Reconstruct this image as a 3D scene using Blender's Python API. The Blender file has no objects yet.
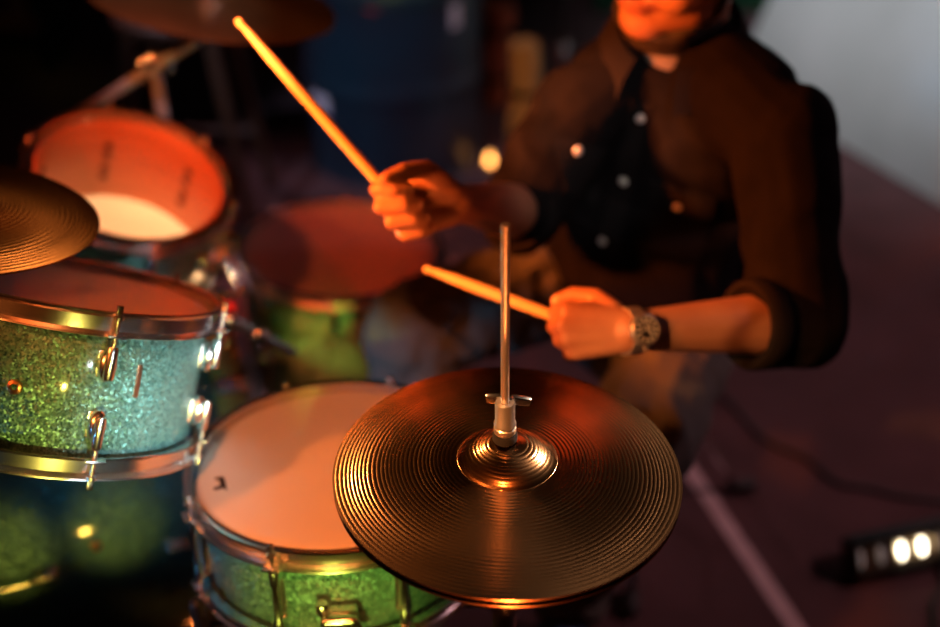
import bpy, bmesh, math, random
from mathutils import Vector, Matrix, noise
from mathutils.bvhtree import BVHTree
random.seed(7)
PI = math.pi
V = Vector
scn = bpy.context.scene
COL = scn.collection

# ------------------------------------------------------------------ camera
CAM = V((0, 0, 1.625)); PITCH = math.radians(34.0); FPX = 1100.0
cd = bpy.data.cameras.new('camera'); cam = bpy.data.objects.new('camera', cd); COL.objects.link(cam)
cam.location = CAM; cam.rotation_euler = (PI/2 - PITCH, 0, 0)
cd.sensor_width = 36; cd.lens = 36*FPX/940; cd.clip_start = 0.02
cd.dof.use_dof = True; cd.dof.focus_distance = 1.10; cd.dof.aperture_fstop = 1.45
scn.camera = cam

# ------------------------------------------------------------------ world, exposure
w = bpy.data.worlds.new('world'); scn.world = w; w.use_nodes = True
w.node_tree.nodes['Background'].inputs[0].default_value = (0.45, 0.5, 0.7, 1)
w.node_tree.nodes['Background'].inputs[1].default_value = 0.008
scn.view_settings.view_transform = 'Standard'; scn.view_settings.look = 'None'
scn.view_settings.gamma = 1; scn.view_settings.use_curve_mapping = False
scn.view_settings.exposure = 0.0

# ------------------------------------------------------------------ stage lights and added fill spots
def lamp(kind, name, loc, target, energy, color, size=0.2, angle=None, blend=0.4):
    d = bpy.data.lights.new(name, kind); d.energy = energy; d.color = color
    if kind == 'AREA': d.shape = 'DISK'; d.size = size
    else: d.shadow_soft_size = size
    if kind == 'SPOT': d.spot_size = math.radians(angle or 60); d.spot_blend = blend
    o = bpy.data.objects.new(name, d); COL.objects.link(o); o.location = loc
    o.rotation_euler = (V(target) - V(loc)).to_track_quat('-Z', 'Y').to_euler()
    return o
lamp('SPOT', 'red_stage_lamp', (-1.05, 0.92, 1.32), (0.02, 1.40, 1.02), 300, (1.0, 0.17, 0.02), 0.04, 34, 0.35)
lamp('SPOT', 'red_chest_fill', (-1.05, 1.15, 1.50), (0.07, 1.48, 1.00), 400, (1.0, 0.24, 0.06), 0.03, 9.5, 0.6)  # added narrow light that brightens one side of the shirt
lamp('SPOT', 'red_tom_fill', (-0.60, 0.0, 2.5), (-0.42, 1.16, 0.89), 170, (1.0, 0.14, 0.02), 0.04, 8.5, 0.5)  # added to redden the front tom's head
lamp('SPOT', 'red_kit_lamp', (-1.60, -0.10, 2.20), (0.06, 0.98, 0.77), 170, (1.0, 0.22, 0.035), 0.05, 18, 0.4)
lamp('SPOT', 'red_overhead_fill', (-0.85, 0.2, 2.5), (-0.52, 1.50, 0.88), 380, (1.0, 0.11, 0.02), 0.05, 17.5, 0.5)  # added red light just for the two left toms
lamp('SPOT', 'red_rear_fill', (-1.3, 0.5, 2.3), (-0.40, 1.90, 1.02), 170, (1.0, 0.30, 0.08), 0.05, 17)  # added so the rear crash does not go black
lamp('SPOT', 'red_low_lamp', (0.05, -0.05, 0.18), (0.04, 0.68, 0.84), 60, (1.0, 0.20, 0.04), 0.03, 26)
lamp('SPOT', 'orange_snare_fill', (-0.20, -0.10, 2.5), (-0.18, 1.05, 0.70), 125, (1.0, 0.24, 0.05), 0.05, 17, 0.3)  # added from above to fill the snare head evenly orange
lamp('SPOT', 'amber_front_lamp', (0.10, -0.7, 1.15), (-0.43, 1.02, 0.80), 85, (1.0, 0.80, 0.12), 0.05, 11, 0.8)
lamp('SPOT', 'amber_snare_fill', (-0.15, -0.6, 0.80), (-0.165, 0.88, 0.62), 75, (0.85, 0.90, 0.10), 0.03, 10, 0.3)  # added to bring out green on the snare's front shell
lamp('SPOT', 'amber_rear_fill', (0.30, -0.7, 1.85), (-0.29, 1.78, 0.36), 150, (0.85, 0.95, 0.08), 0.03, 5.0, 0.8)  # added light for the front of the floor tom shell
lamp('SPOT', 'cool_stand_fill', (-0.10, 0.40, 2.4), (-0.50, 1.86, 0.93), 130, (0.92, 0.84, 1.0), 0.03, 9, 0.5)  # added to brighten the rear boom stand
lamp('SPOT', 'amber_low_fill', (-0.35, -0.7, 0.7), (-0.53, 1.16, 0.44), 50, (1.0, 0.60, 0.08), 0.02, 5.0, 0.9)  # added small pool for a gold patch on the bass drum
lamp('SPOT', 'amber_edge_fill', (-0.35, -0.7, 0.7), (-0.68, 1.12, 0.43), 50, (1.0, 0.60, 0.08), 0.02, 5.0, 0.9)  # second added pool; the gap between the two reads as a dark stripe
lamp('SPOT', 'amber_back_fill', (-0.62, 1.90, 0.40), (-0.555, 1.60, 0.67), 15, (1.0, 0.52, 0.22), 0.04, 56, 0.4)  # added beneath the rear tom so its lower head shines through
lamp('SPOT', 'white_side_lamp', (1.0, -0.75, 1.45), (-0.335, 1.00, 0.81), 520, (0.80, 0.94, 1.0), 0.05, 6.5, 0.8)
lamp('SPOT', 'white_hat_fill', (1.45, 1.85, 1.90), (0.17, 0.79, 0.86), 480, (1.0, 0.70, 0.50), 0.05, 10)  # added to draw bright grooves on the right of the hi-hat
lamp('SPOT', 'gold_hat_fill', (-0.90, 2.10, 1.95), (0.02, 0.83, 0.86), 120, (1.0, 0.42, 0.14), 0.04, 10)  # added to draw gold grooves on the left of the hi-hat
lamp('SPOT', 'gold_left_fill', (-0.40, 2.50, 2.10), (-0.55, 1.09, 1.02), 13, (1.0, 0.42, 0.12), 0.04, 13)  # added for groove sheen on the left crash
lamp('SPOT', 'orange_rod_fill', (-1.10, -0.20, 2.00), (0.03, 0.84, 0.99), 190, (1.0, 0.42, 0.13), 0.03, 8)  # added narrow beam for the hi-hat's centre rod
lamp('SPOT', 'white_chest_fill', (0.30, -0.40, 2.00), (0.18, 1.42, 0.97), 55, (1.0, 0.90, 0.82), 0.03, 9, 0.5)  # added to light the shirt buttons; the black cloth barely responds
lamp('SPOT', 'blue_side_lamp', (-2.0, -0.3, 0.9), (-0.58, 0.96, 0.66), 110, (0.12, 0.55, 1.0), 0.08, 15, 0.9)
lamp('SPOT', 'sheet_fill', (0.6, 2.6, 2.7), (1.75, 3.9, 0.6), 185, (0.95, 0.97, 1.0), 0.3, 62, 0.8)  # added spot that lifts the pale sheet
lamp('SPOT', 'barrel_fill', (-1.5, 0.9, 2.8), (-0.38, 3.2, 0.45), 200, (0.60, 0.70, 1.0), 0.1, 17)  # added cool light aimed at the barrel
lamp('SPOT', 'floor_fill', (2.7, 1.5, 2.6), (1.0, 2.1, 0.0), 125, (1.0, 0.50, 0.52), 0.1, 62, 0.9)  # added to lift the carpet at right
lamp('SPOT', 'rear_floor_fill', (-1.6, 3.6, 2.4), (-0.35, 2.5, 0.0), 60, (1.0, 0.50, 0.55), 0.1, 46, 0.9)  # added to lift the carpet behind the kit

# ------------------------------------------------------------------ pixel + distance -> world point
FW = V((0, math.cos(PITCH), -math.sin(PITCH))); UP = V((0, math.sin(PITCH), math.cos(PITCH))); RT = V((1, 0, 0))
def ray(px, py): return FW + RT*((px-470)/FPX) + UP*((313.5-py)/FPX)
def at(px, py, d): return CAM + ray(px, py)*d
def onfloor(px, py, z=0.0):
    r = ray(px, py); return CAM + r*((z-CAM.z)/r.z)
def face(px, py, ratio, rot):
    """normal of a disc that is seen with this foreshortening and turned by rot degrees clockwise"""
    v = -ray(px, py).normalized(); u = (UP - v*UP.dot(v)).normalized(); s = u.cross(v)
    if s.x < 0: s = -s
    a = math.radians(rot); k = math.sqrt(1-ratio*ratio)
    return (v*ratio + (u*math.cos(a) + s*math.sin(a))*k).normalized()
def frame(o, z, xref):
    z = V(z).normalized(); x = V(xref); x = (x - z*x.dot(z)).normalized(); y = z.cross(x)
    return Matrix(((x.x, y.x, z.x, o[0]), (x.y, y.y, z.y, o[1]), (x.z, y.z, z.z, o[2]), (0, 0, 0, 1)))
def tr(x, y, z): return Matrix.Translation((x, y, z))
def rz(a): return Matrix.Rotation(a, 4, 'Z')
def rx(a): return Matrix.Rotation(a, 4, 'X')
def ry(a): return Matrix.Rotation(a, 4, 'Y')

# ------------------------------------------------------------------ materials
def mat(name, color=(0.5, 0.5, 0.5), rough=0.5, metal=0.0, emit=None, estr=0, coat=0, spec=0.5, bump=None, var=None, sheen=0):
    m = bpy.data.materials.new(name); m.use_nodes = True
    nt = m.node_tree; b = nt.nodes['Principled BSDF']
    b.inputs['Base Color'].default_value = (*color, 1); b.inputs['Roughness'].default_value = rough
    b.inputs['Metallic'].default_value = metal; b.inputs['Coat Weight'].default_value = coat
    b.inputs['Specular IOR Level'].default_value = spec
    b.inputs['Sheen Weight'].default_value = sheen
    if emit: b.inputs['Emission Color'].default_value = (*emit, 1); b.inputs['Emission Strength'].default_value = estr
    if var or bump:
        tc = nt.nodes.new('ShaderNodeTexCoord')
    if var:       # (scale, second colour, detail, (sx,sy,sz))
        mp = nt.nodes.new('ShaderNodeMapping'); mp.inputs['Scale'].default_value = var[3]
        n = nt.nodes.new('ShaderNodeTexNoise'); n.inputs['Scale'].default_value = var[0]; n.inputs['Detail'].default_value = var[2]
        cr = nt.nodes.new('ShaderNodeValToRGB'); cr.color_ramp.elements[0].position = 0.35; cr.color_ramp.elements[1].position = 0.65
        cr.color_ramp.elements[0].color = (*color, 1); cr.color_ramp.elements[1].color = (*var[1], 1)
        nt.links.new(tc.outputs['Object'], mp.inputs[0]); nt.links.new(mp.outputs[0], n.inputs['Vector'])
        nt.links.new(n.outputs['Fac'], cr.inputs[0]); nt.links.new(cr.outputs[0], b.inputs['Base Color'])
    if bump:      # (scale, strength, distance)
        n2 = nt.nodes.new('ShaderNodeTexNoise'); n2.inputs['Scale'].default_value = bump[0]; n2.inputs['Detail'].default_value = 4
        bp = nt.nodes.new('ShaderNodeBump'); bp.inputs['Strength'].default_value = bump[1]; bp.inputs['Distance'].default_value = bump[2]
        nt.links.new(tc.outputs['Object'], n2.inputs['Vector']); nt.links.new(n2.outputs['Fac'], bp.inputs['Height'])
        nt.links.new(bp.outputs[0], b.inputs['Normal'])
    return m
def glitter(name, dark, light, scale=420, spread=0.95):
    m = bpy.data.materials.new(name); m.use_nodes = True; nt = m.node_tree; b = nt.nodes['Principled BSDF']; L = nt.links.new
    tc = nt.nodes.new('ShaderNodeTexCoord'); vo = nt.nodes.new('ShaderNodeTexVoronoi'); vo.inputs['Scale'].default_value = scale
    L(tc.outputs['Object'], vo.inputs['Vector'])
    sep = nt.nodes.new('ShaderNodeSeparateColor'); L(vo.outputs['Color'], sep.inputs[0])
    mx = nt.nodes.new('ShaderNodeMix'); mx.data_type = 'RGBA'
    mx.inputs['A'].default_value = (*dark, 1); mx.inputs['B'].default_value = (*light, 1); L(sep.outputs[0], mx.inputs['Factor'])
    L(mx.outputs['Result'], b.inputs['Base Color'])
    sub = nt.nodes.new('ShaderNodeVectorMath'); sub.operation = 'SUBTRACT'; L(vo.outputs['Color'], sub.inputs[0]); sub.inputs[1].default_value = (.5, .5, .5)
    sc = nt.nodes.new('ShaderNodeVectorMath'); sc.operation = 'SCALE'; L(sub.outputs[0], sc.inputs[0]); sc.inputs['Scale'].default_value = spread
    ge = nt.nodes.new('ShaderNodeNewGeometry'); ad = nt.nodes.new('ShaderNodeVectorMath'); L(ge.outputs['Normal'], ad.inputs[0]); L(sc.outputs[0], ad.inputs[1])
    no = nt.nodes.new('ShaderNodeVectorMath'); no.operation = 'NORMALIZE'; L(ad.outputs[0], no.inputs[0]); L(no.outputs[0], b.inputs['Normal'])
    b.inputs['Metallic'].default_value = 0.55; b.inputs['Roughness'].default_value = 0.42
    b.inputs['Coat Weight'].default_value = 0.5; b.inputs['Coat Roughness'].default_value = 0.08
    return m
def film(name, col, haze, front=0.5):
    m = bpy.data.materials.new(name); m.use_nodes = True; nt = m.node_tree; nt.nodes.clear(); L = nt.links.new
    out = nt.nodes.new('ShaderNodeOutputMaterial'); t = nt.nodes.new('ShaderNodeBsdfTransparent'); t.inputs[0].default_value = (*col, 1)
    g = nt.nodes.new('ShaderNodeBsdfGlossy'); g.inputs['Roughness'].default_value = 0.12
    d = nt.nodes.new('ShaderNodeBsdfTranslucent'); d.inputs[0].default_value = (.85, .8, .75, 1)
    d2 = nt.nodes.new('ShaderNodeBsdfDiffuse'); d2.inputs[0].default_value = (.8, .75, .7, 1)
    ma = nt.nodes.new('ShaderNodeMixShader'); ma.inputs[0].default_value = front; L(d.outputs[0], ma.inputs[1]); L(d2.outputs[0], ma.inputs[2])
    mb = nt.nodes.new('ShaderNodeMixShader'); mb.inputs[0].default_value = haze; L(t.outputs[0], mb.inputs[1]); L(ma.outputs[0], mb.inputs[2])
    fr = nt.nodes.new('ShaderNodeFresnel')      # a thin film reflects alike from both sides
    ge = nt.nodes.new('ShaderNodeNewGeometry'); mt = nt.nodes.new('ShaderNodeMath'); mt.operation = 'MULTIPLY_ADD'
    L(ge.outputs['Backfacing'], mt.inputs[0]); mt.inputs[1].default_value = 1/1.35-1.35; mt.inputs[2].default_value = 1.35; L(mt.outputs[0], fr.inputs[0])
    mc = nt.nodes.new('ShaderNodeMixShader'); L(fr.outputs[0], mc.inputs[0]); L(mb.outputs[0], mc.inputs[1]); L(g.outputs[0], mc.inputs[2])
    L(mc.outputs[0], out.inputs[0]); return m
def bronze(name, base, rough, aniso=0.6, metal=1.0):
    m = mat(name, base, rough, metal, var=(9, tuple(c*0.72 for c in base), 6, (1, 1, 1)))
    nt = m.node_tree; b = nt.nodes['Principled BSDF']; b.inputs['Anisotropic'].default_value = aniso
    tg = nt.nodes.new('ShaderNodeTangent'); tg.direction_type = 'RADIAL'; tg.axis = 'Z'; nt.links.new(tg.outputs[0], b.inputs['Tangent'])
    return m

M = {
 'glit': glitter('teal_glitter_wrap', (0.03, 0.13, 0.12), (0.23, 0.50, 0.45), 520, 0.9),
 'chrome': mat('chrome', (0.84, 0.82, 0.82), 0.22, 1.0),
 'steel': mat('brushed_steel', (0.75, 0.72, 0.69), 0.36, 0.9),
 'rubber': mat('black_rubber', (0.012, 0.012, 0.013), 0.6),
 'felt': mat('black_felt', (0.008, 0.008, 0.009), 0.95, bump=(600, 0.5, 0.001)),
 'coat': mat('coated_drum_head', (0.76, 0.66, 0.54), 0.55, bump=(900, 0.15, 0.0004), var=(4, (0.70, 0.60, 0.49), 3, (1, 1, 1))),
 'ink': mat('black_ink', (0.03, 0.015, 0.01), 0.6),
 'clear': film('clear_drum_head', (0.96, 0.93, 0.9), 0.06),
 'clear_sheen': film('clear_head_sheen', (0.96, 0.9, 0.85), 0.45),  # clear head; haze added in place of its red reflection
 'milky': film('milky_drum_head', (0.9, 0.85, 0.8), 0.995, 0.25),
 'clear_shaded': film('clear_head_shaded', (0.55, 0.42, 0.36), 0.22),  # clear head; shade of the unlit drum put into the tint
 'maple': mat('maple_shell_inside', (0.55, 0.22, 0.11), 0.5, var=(6, (0.46, 0.17, 0.08), 5, (1, 1, 9))),
 'hoopwood': mat('amber_wood_hoop', (0.50, 0.26, 0.05), 0.35, coat=0.6, var=(5, (0.40, 0.19, 0.03), 4, (1, 1, 6))),
 'hickory': mat('hickory_stick', (0.78, 0.56, 0.30), 0.5, var=(14, (0.66, 0.44, 0.22), 4, (1, 1, 0.06))),
 'hat': bronze('hihat_bronze', (0.46, 0.25, 0.12), 0.175),
 'cym2': bronze('rear_crash_bronze', (0.34, 0.17, 0.07), 0.28, 0.6, 0.88),
 'cym': bronze('crash_bronze', (0.30, 0.155, 0.065), 0.26),
 'skin': mat('skin', (0.42, 0.20, 0.12), 0.5, bump=(260, 0.12, 0.001), var=(25, (0.37, 0.165, 0.10), 4, (1, 1, 1))),
 'lips': mat('lips', (0.30, 0.11, 0.09), 0.35),
 'nail': mat('fingernail', (0.60, 0.36, 0.28), 0.25),
 'shirt': mat('black_denim_shirt', (0.0055, 0.0045, 0.0055), 0.9, spec=0.06, bump=(500, 0.3, 0.0008), var=(22, (0.008, 0.0065, 0.0075), 5, (1, 1, 1))),
 'shirt2': mat('shirt_trim', (0.012, 0.010, 0.011), 0.9, spec=0.06, bump=(500, 0.3, 0.0008)),
 'tee': mat('grey_undershirt', (0.20, 0.18, 0.18), 0.9),
 'jeans': mat('washed_denim', (0.15, 0.14, 0.115), 0.95, spec=0.1, bump=(420, 0.4, 0.001), var=(7, (0.10, 0.10, 0.10), 5, (1, 1, 1))),
 'hair': mat('black_hair', (0.010, 0.008, 0.007), 0.6, bump=(350, 0.6, 0.003)),
 'beard_shade': mat('black_beard_jaw_shade', (0.016, 0.010, 0.008), 0.75, bump=(400, 0.6, 0.002)),
 'shoe': mat('blue_canvas_shoe', (0.02, 0.07, 0.17), 0.8),
 'sole': mat('white_shoe_sole', (0.55, 0.55, 0.55), 0.6),
 'eye': mat('eye_white', (0.75, 0.72, 0.68), 0.2), 'iris': mat('brown_iris', (0.03, 0.015, 0.01), 0.2),
 'snap': mat('pearl_snap', (0.85, 0.80, 0.76), 0.28, 0.35),
 'gold': mat('gold_ring', (0.85, 0.60, 0.28), 0.2, 1.0),
 'dial': mat('watch_dial', (0.012, 0.012, 0.014), 0.3, coat=0.8),
 'carpet': mat('dark_mauve_carpet', (0.120, 0.055, 0.060), 0.95, bump=(500, 0.9, 0.006), var=(5, (0.085, 0.040, 0.043), 8, (1, 1, 1))),
 'wall': mat('black_wall', (0.010, 0.010, 0.011), 0.9, bump=(30, 0.2, 0.01)),
 'tape': mat('pink_white_tape', (0.52, 0.38, 0.39), 0.7, var=(20, (0.45, 0.32, 0.33), 4, (1, 1, 1))),
 'cable': mat('black_cable', (0.010, 0.009, 0.010), 0.5),
 'barrel': mat('navy_barrel_paint', (0.012, 0.035, 0.055), 0.42, var=(3, (0.020, 0.018, 0.030), 4, (1, 1, 1))),
 'label': mat('pale_paper_label', (0.75, 0.68, 0.72), 0.8), 'redlabel': mat('red_paper_label', (0.35, 0.03, 0.04), 0.7), 'inklabel': mat('label_print', (0.3, 0.05, 0.07), 0.8),
 'sheet': mat('pale_canvas_sheet', (0.66, 0.67, 0.68), 0.85, var=(2.2, (0.55, 0.57, 0.57), 4, (1, 1, 1))),
 'green': mat('dark_green_curtain', (0.006, 0.060, 0.025), 0.9),
 'shelf': mat('pine_shelf', (0.36, 0.19, 0.07), 0.6, var=(4, (0.28, 0.14, 0.05), 5, (0.3, 4, 4))),
 'bookp': mat('pale_book_cover', (0.50, 0.36, 0.24), 0.7), 'bookr': mat('maroon_book_cover', (0.10, 0.01, 0.02), 0.6), 'page': mat('book_pages', (0.6, 0.5, 0.38), 0.9),
 'stool': mat('brown_stool_wood', (0.07, 0.028, 0.014), 0.5, var=(6, (0.05, 0.02, 0.01), 4, (4, 4, 0.5))),
 'straw': mat('pale_straw_cloth', (0.34, 0.28, 0.11), 0.9), 'rust': mat('rust_orange_cloth', (0.30, 0.06, 0.02), 0.85),
 'blackm': mat('black_metal', (0.015, 0.015, 0.016), 0.45, 0.6),
 'lens': mat('lit_lamp_lens', (1, .95, .8), 0.2, emit=(1.0, 0.86, 0.62), estr=8),
 'lensd': mat('dim_lamp_lens', (0.35, 0.33, 0.35), 0.15, emit=(1.0, 0.8, 0.7), estr=0.10),
 'reflect': mat('lamp_reflector', (0.60, 0.50, 0.36), 0.3, 0.9),
 'amber': mat('amber_flame', (1, .5, .1), 0.3, emit=(1.0, 0.40, 0.09), estr=9),
 'glass': mat('tealight_cup', (0.25, 0.12, 0.05), 0.2),
 'copper': mat('copper_badge', (0.80, 0.36, 0.20), 0.3, 1.0),
 'redk': mat('red_plastic_knob', (0.40, 0.01, 0.01), 0.3),
}

# ------------------------------------------------------------------ mesh tools
class MB:
    def __init__(s): s.v = []; s.f = []; s.m = []
    def add(s, vs, fs, mx=None, mi=0):
        o = len(s.v)
        s.v += [tuple((mx @ V(p)) if mx else V(p)) for p in vs]
        s.f += [tuple(i+o for i in f) for f in fs]; s.m += [mi]*len(fs); return s
    def lathe(s, prof, seg=48, mx=None, mi=0, closed=False, mis=None):
        vs = []; n = len(prof)
        for k in range(seg):
            a = 2*PI*k/seg; c, sn = math.cos(a), math.sin(a)
            for r, z in prof: vs.append((r*c, r*sn, z))
        fs = []; ms = []
        rng = n if closed else n-1
        for k in range(seg):
            k2 = (k+1) % seg
            for j in range(rng):
                j2 = (j+1) % n
                fs.append((k*n+j, k2*n+j, k2*n+j2, k*n+j2)); ms.append(mis[j] if mis else mi)
        o = len(s.v)
        s.v += [tuple((mx @ V(p)) if mx else V(p)) for p in vs]
        s.f += [tuple(i+o for i in f) for f in fs]; s.m += ms
        return s
    def tube(s, pts, r, seg=12, mi=0, cap=True):
        pts = [V(p) for p in pts]; rs = r if isinstance(r, (list, tuple)) else [r]*len(pts)
        o = len(s.v); prev = None
        for i, p in enumerate(pts):
            t = (pts[min(i+1, len(pts)-1)] - pts[max(i-1, 0)]).normalized()
            if prev is None: x = t.orthogonal().normalized()
            else: x = (prev - t*prev.dot(t)).normalized()
            prev = x; y = t.cross(x)
            for k in range(seg):
                a = 2*PI*k/seg; s.v.append(tuple(p + (x*math.cos(a) + y*math.sin(a))*rs[i]))
        for i in range(len(pts)-1):
            for k in range(seg):
                k2 = (k+1) % seg
                s.f.append((o+i*seg+k, o+i*seg+k2, o+(i+1)*seg+k2, o+(i+1)*seg+k)); s.m.append(mi)
        if cap:
            s.f.append(tuple(o+k for k in reversed(range(seg)))); s.m.append(mi)
            e = o+(len(pts)-1)*seg; s.f.append(tuple(e+k for k in range(seg))); s.m.append(mi)
        return s
    def capsule(s, a, b, ra, rb=None, seg=14, mi=0):
        rb = ra if rb is None else rb
        a, b = V(a), V(b); d = b-a; L = max(d.length, 1e-5); t = d/L if d.length > 1e-5 else V((0, 0, 1))
        pts = []; rs = []
        for k in range(1, 6): th = PI/2*k/6; pts.append(a - t*ra*math.cos(th)); rs.append(ra*math.sin(th))
        pts.append(a); rs.append(ra); pts.append(b); rs.append(rb)
        for k in range(1, 6): th = PI/2*k/6; pts.append(b + t*rb*math.sin(th)); rs.append(rb*math.cos(th))
        x = t.orthogonal().normalized(); y = t.cross(x); o = len(s.v)
        for p, r in zip(pts, rs):
            for k in range(seg):
                an = 2*PI*k/seg; s.v.append(tuple(p + (x*math.cos(an) + y*math.sin(an))*r))
        n = len(pts)
        for i in range(n-1):
            for k in range(seg):
                k2 = (k+1) % seg; s.f.append((o+i*seg+k, o+i*seg+k2, o+(i+1)*seg+k2, o+(i+1)*seg+k)); s.m.append(mi)
        s.f.append(tuple(o+k for k in reversed(range(seg)))); s.m.append(mi)
        s.f.append(tuple(o+(n-1)*seg+k for k in range(seg))); s.m.append(mi)
        return s
    def chain(s, pts, rs, seg=14, mi=0):
        for i in range(len(pts)-1): s.capsule(pts[i], pts[i+1], rs[i], rs[i+1], seg, mi)
        return s
    def ell(s, mx, r, seg=20, mi=0):
        n = 10; prof = [(math.sin(PI*k/n), -math.cos(PI*k/n)) for k in range(1, n)]
        sc = Matrix.Diagonal((r[0], r[1], r[2], 1)); o = len(s.v); s.lathe(prof, seg, mx @ sc, mi)
        m = len(prof)
        s.f.append(tuple(o+k*m for k in reversed(range(seg)))); s.m.append(mi)
        s.f.append(tuple(o+k*m+m-1 for k in range(seg))); s.m.append(mi)
        return s
    def box(s, size, mx=None, bev=0.0, mi=0):
        bm = bmesh.new(); bmesh.ops.create_cube(bm, size=1)
        for v in bm.verts: v.co = V((v.co.x*size[0], v.co.y*size[1], v.co.z*size[2]))
        if bev > 0: bmesh.ops.bevel(bm, geom=list(bm.edges), offset=bev, segments=2, affect='EDGES', profile=0.6)
        bm.verts.ensure_lookup_table(); bm.verts.index_update()
        s.add([v.co.copy() for v in bm.verts], [[v.index for v in f.verts] for f in bm.faces], mx, mi); bm.free(); return s
    def loft(s, rings, seg=28, mi=0):
        o = len(s.v)
        for c, ax, ay, a, b in rings:
            for k in range(seg):
                t = 2*PI*k/seg; ct, st = math.cos(t), math.sin(t)
                e = 0.85
                s.v.append(tuple(V(c) + ax*a*math.copysign(abs(ct)**e, ct) + ay*b*math.copysign(abs(st)**e, st)))
        for i in range(len(rings)-1):
            for k in range(seg):
                k2 = (k+1) % seg; s.f.append((o+i*seg+k, o+i*seg+k2, o+(i+1)*seg+k2, o+(i+1)*seg+k)); s.m.append(mi)
        s.f.append(tuple(o+k for k in reversed(range(seg)))); s.m.append(mi)
        e = o+(len(rings)-1)*seg; s.f.append(tuple(e+k for k in range(seg))); s.m.append(mi)
        return s
    def mesh(s, name, mats, smooth=True, angle=40, fix=True):
        me = bpy.data.meshes.new(name); me.from_pydata(s.v, [], s.f)
        for m in (mats if isinstance(mats, (list, tuple)) else [mats]): me.materials.append(m)
        me.polygons.foreach_set('material_index', s.m)
        if fix:
            bm = bmesh.new(); bm.from_mesh(me); bmesh.ops.recalc_face_normals(bm, faces=bm.faces); bm.to_mesh(me); bm.free()
        if smooth:
            me.polygons.foreach_set('use_smooth', [True]*len(me.polygons))
            if angle: me.set_sharp_from_angle(angle=math.radians(angle))
        me.update(); return me

def thing(name, label, cat, mx=None, group=None):
    o = bpy.data.objects.new(name, None); COL.objects.link(o); o.empty_display_size = 0.05
    if mx is not None: o.matrix_world = mx
    o['label'] = label; o['category'] = cat
    if group: o['group'] = group
    return o
def part(name, me, parent, mx=None, label=None, kind=None):
    o = bpy.data.objects.new(name, me); COL.objects.link(o); o.parent = parent
    if mx is not None: o.matrix_local = mx
    if label: o['label'] = label
    if kind: o['kind'] = kind
    return o
def solo(name, me, label, cat, mx=None, group=None):
    o = bpy.data.objects.new(name, me); COL.objects.link(o)
    if mx is not None: o.matrix_world = mx
    o['label'] = label; o['category'] = cat
    if group: o['group'] = group
    return o
def struct(name, me):
    o = bpy.data.objects.new(name, me); COL.objects.link(o); o['kind'] = 'structure'; return o
def remeshed(mb, name, mats, voxel, smooth_it=4, fac=0.5):
    me = mb.mesh(name + '_raw', mats, False)
    o = bpy.data.objects.new(name + '_raw', me); COL.objects.link(o)
    r = o.modifiers.new('r', 'REMESH'); r.mode = 'VOXEL'; r.voxel_size = voxel
    sm = o.modifiers.new('s', 'SMOOTH'); sm.iterations = smooth_it; sm.factor = fac
    dg = bpy.context.evaluated_depsgraph_get(); dg.update()
    out = bpy.data.meshes.new_from_object(o.evaluated_get(dg)); out.name = name
    bpy.data.objects.remove(o); bpy.data.meshes.remove(me)
    out.materials.clear()
    for m in mats: out.materials.append(m)
    out.polygons.foreach_set('use_smooth', [True]*len(out.polygons)); out.polygons.foreach_set('material_index', [0]*len(out.polygons))
    return out

# ================================================================== SETTING
def slab(x0, x1, y0, y1, z0, z1, m, name):
    return struct(name, MB().box((x1-x0, y1-y0, z1-z0), tr((x0+x1)/2, (y0+y1)/2, (z0+z1)/2)).mesh(name, M[m], False))
slab(-3.6, 3.6, -2.2, 5.6, -0.06, 0, 'carpet', 'floor')
slab(-3.6, 3.6, 5.6, 5.7, -0.06, 3.0, 'wall', 'wall_back')
slab(-3.7, -3.6, -2.2, 5.7, -0.06, 3.0, 'wall', 'wall_left')
slab(3.6, 3.7, -2.2, 5.7, -0.06, 3.0, 'wall', 'wall_right')
slab(-3.6, 3.6, -2.3, -2.2, -0.06, 3.0, 'wall', 'wall_front')
slab(-3.7, 3.7, -2.3, 5.7, 3.0, 3.1, 'wall', 'ceiling')

# white floor tape
a, b = onfloor(655, 418), onfloor(812, 652); dv = (b-a).normalized(); sv = V((-dv.y, dv.x, 0))*0.017
n = 24; mb = MB(); vs = []
for i in range(n+1):
    p = a.lerp(b, i/n); wob = 0.0012*math.sin(i*1.7)
    for q in (p-sv*(1+wob*20), p+sv): vs += [(q.x, q.y, 0.0003), (q.x, q.y, 0.0014)]
fs = []
for i in range(n):
    o = i*4; fs += [(o+1, o+3, o+7, o+5), (o, o+4, o+6, o+2), (o, o+1, o+5, o+4), (o+2, o+6, o+7, o+3)]
mb.add(vs, fs); solo('floor_tape', mb.mesh('floor_tape', M['tape'], False), 'pinkish white tape strip stuck along the dark carpet', 'tape')

def cable(name, pts, r, label, group=None):
    P = [V(p) for p in pts]; out = []
    for i in range(len(P)-1):
        p0, p1, p2, p3 = P[max(i-1, 0)], P[i], P[i+1], P[min(i+2, len(P)-1)]
        for k in range(8):
            t = k/8
            out.append(0.5*((2*p1)+(p2-p0)*t+(2*p0-5*p1+4*p2-p3)*t*t+(3*p1-p0-3*p2+p3)*t**3))
    out.append(P[-1])
    return solo(name, MB().tube(out, r, 10).mesh(name, M['cable']), label, 'cable', None, group)
cable('power_cable', [onfloor(x, y, 0.007) for x, y in ((700, 370), (735, 408), (765, 440), (806, 458), (836, 482), (872, 489), (905, 497), (990, 506))], 0.0055,
      'long thin black cable snaking across the carpet behind the light bar')

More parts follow.
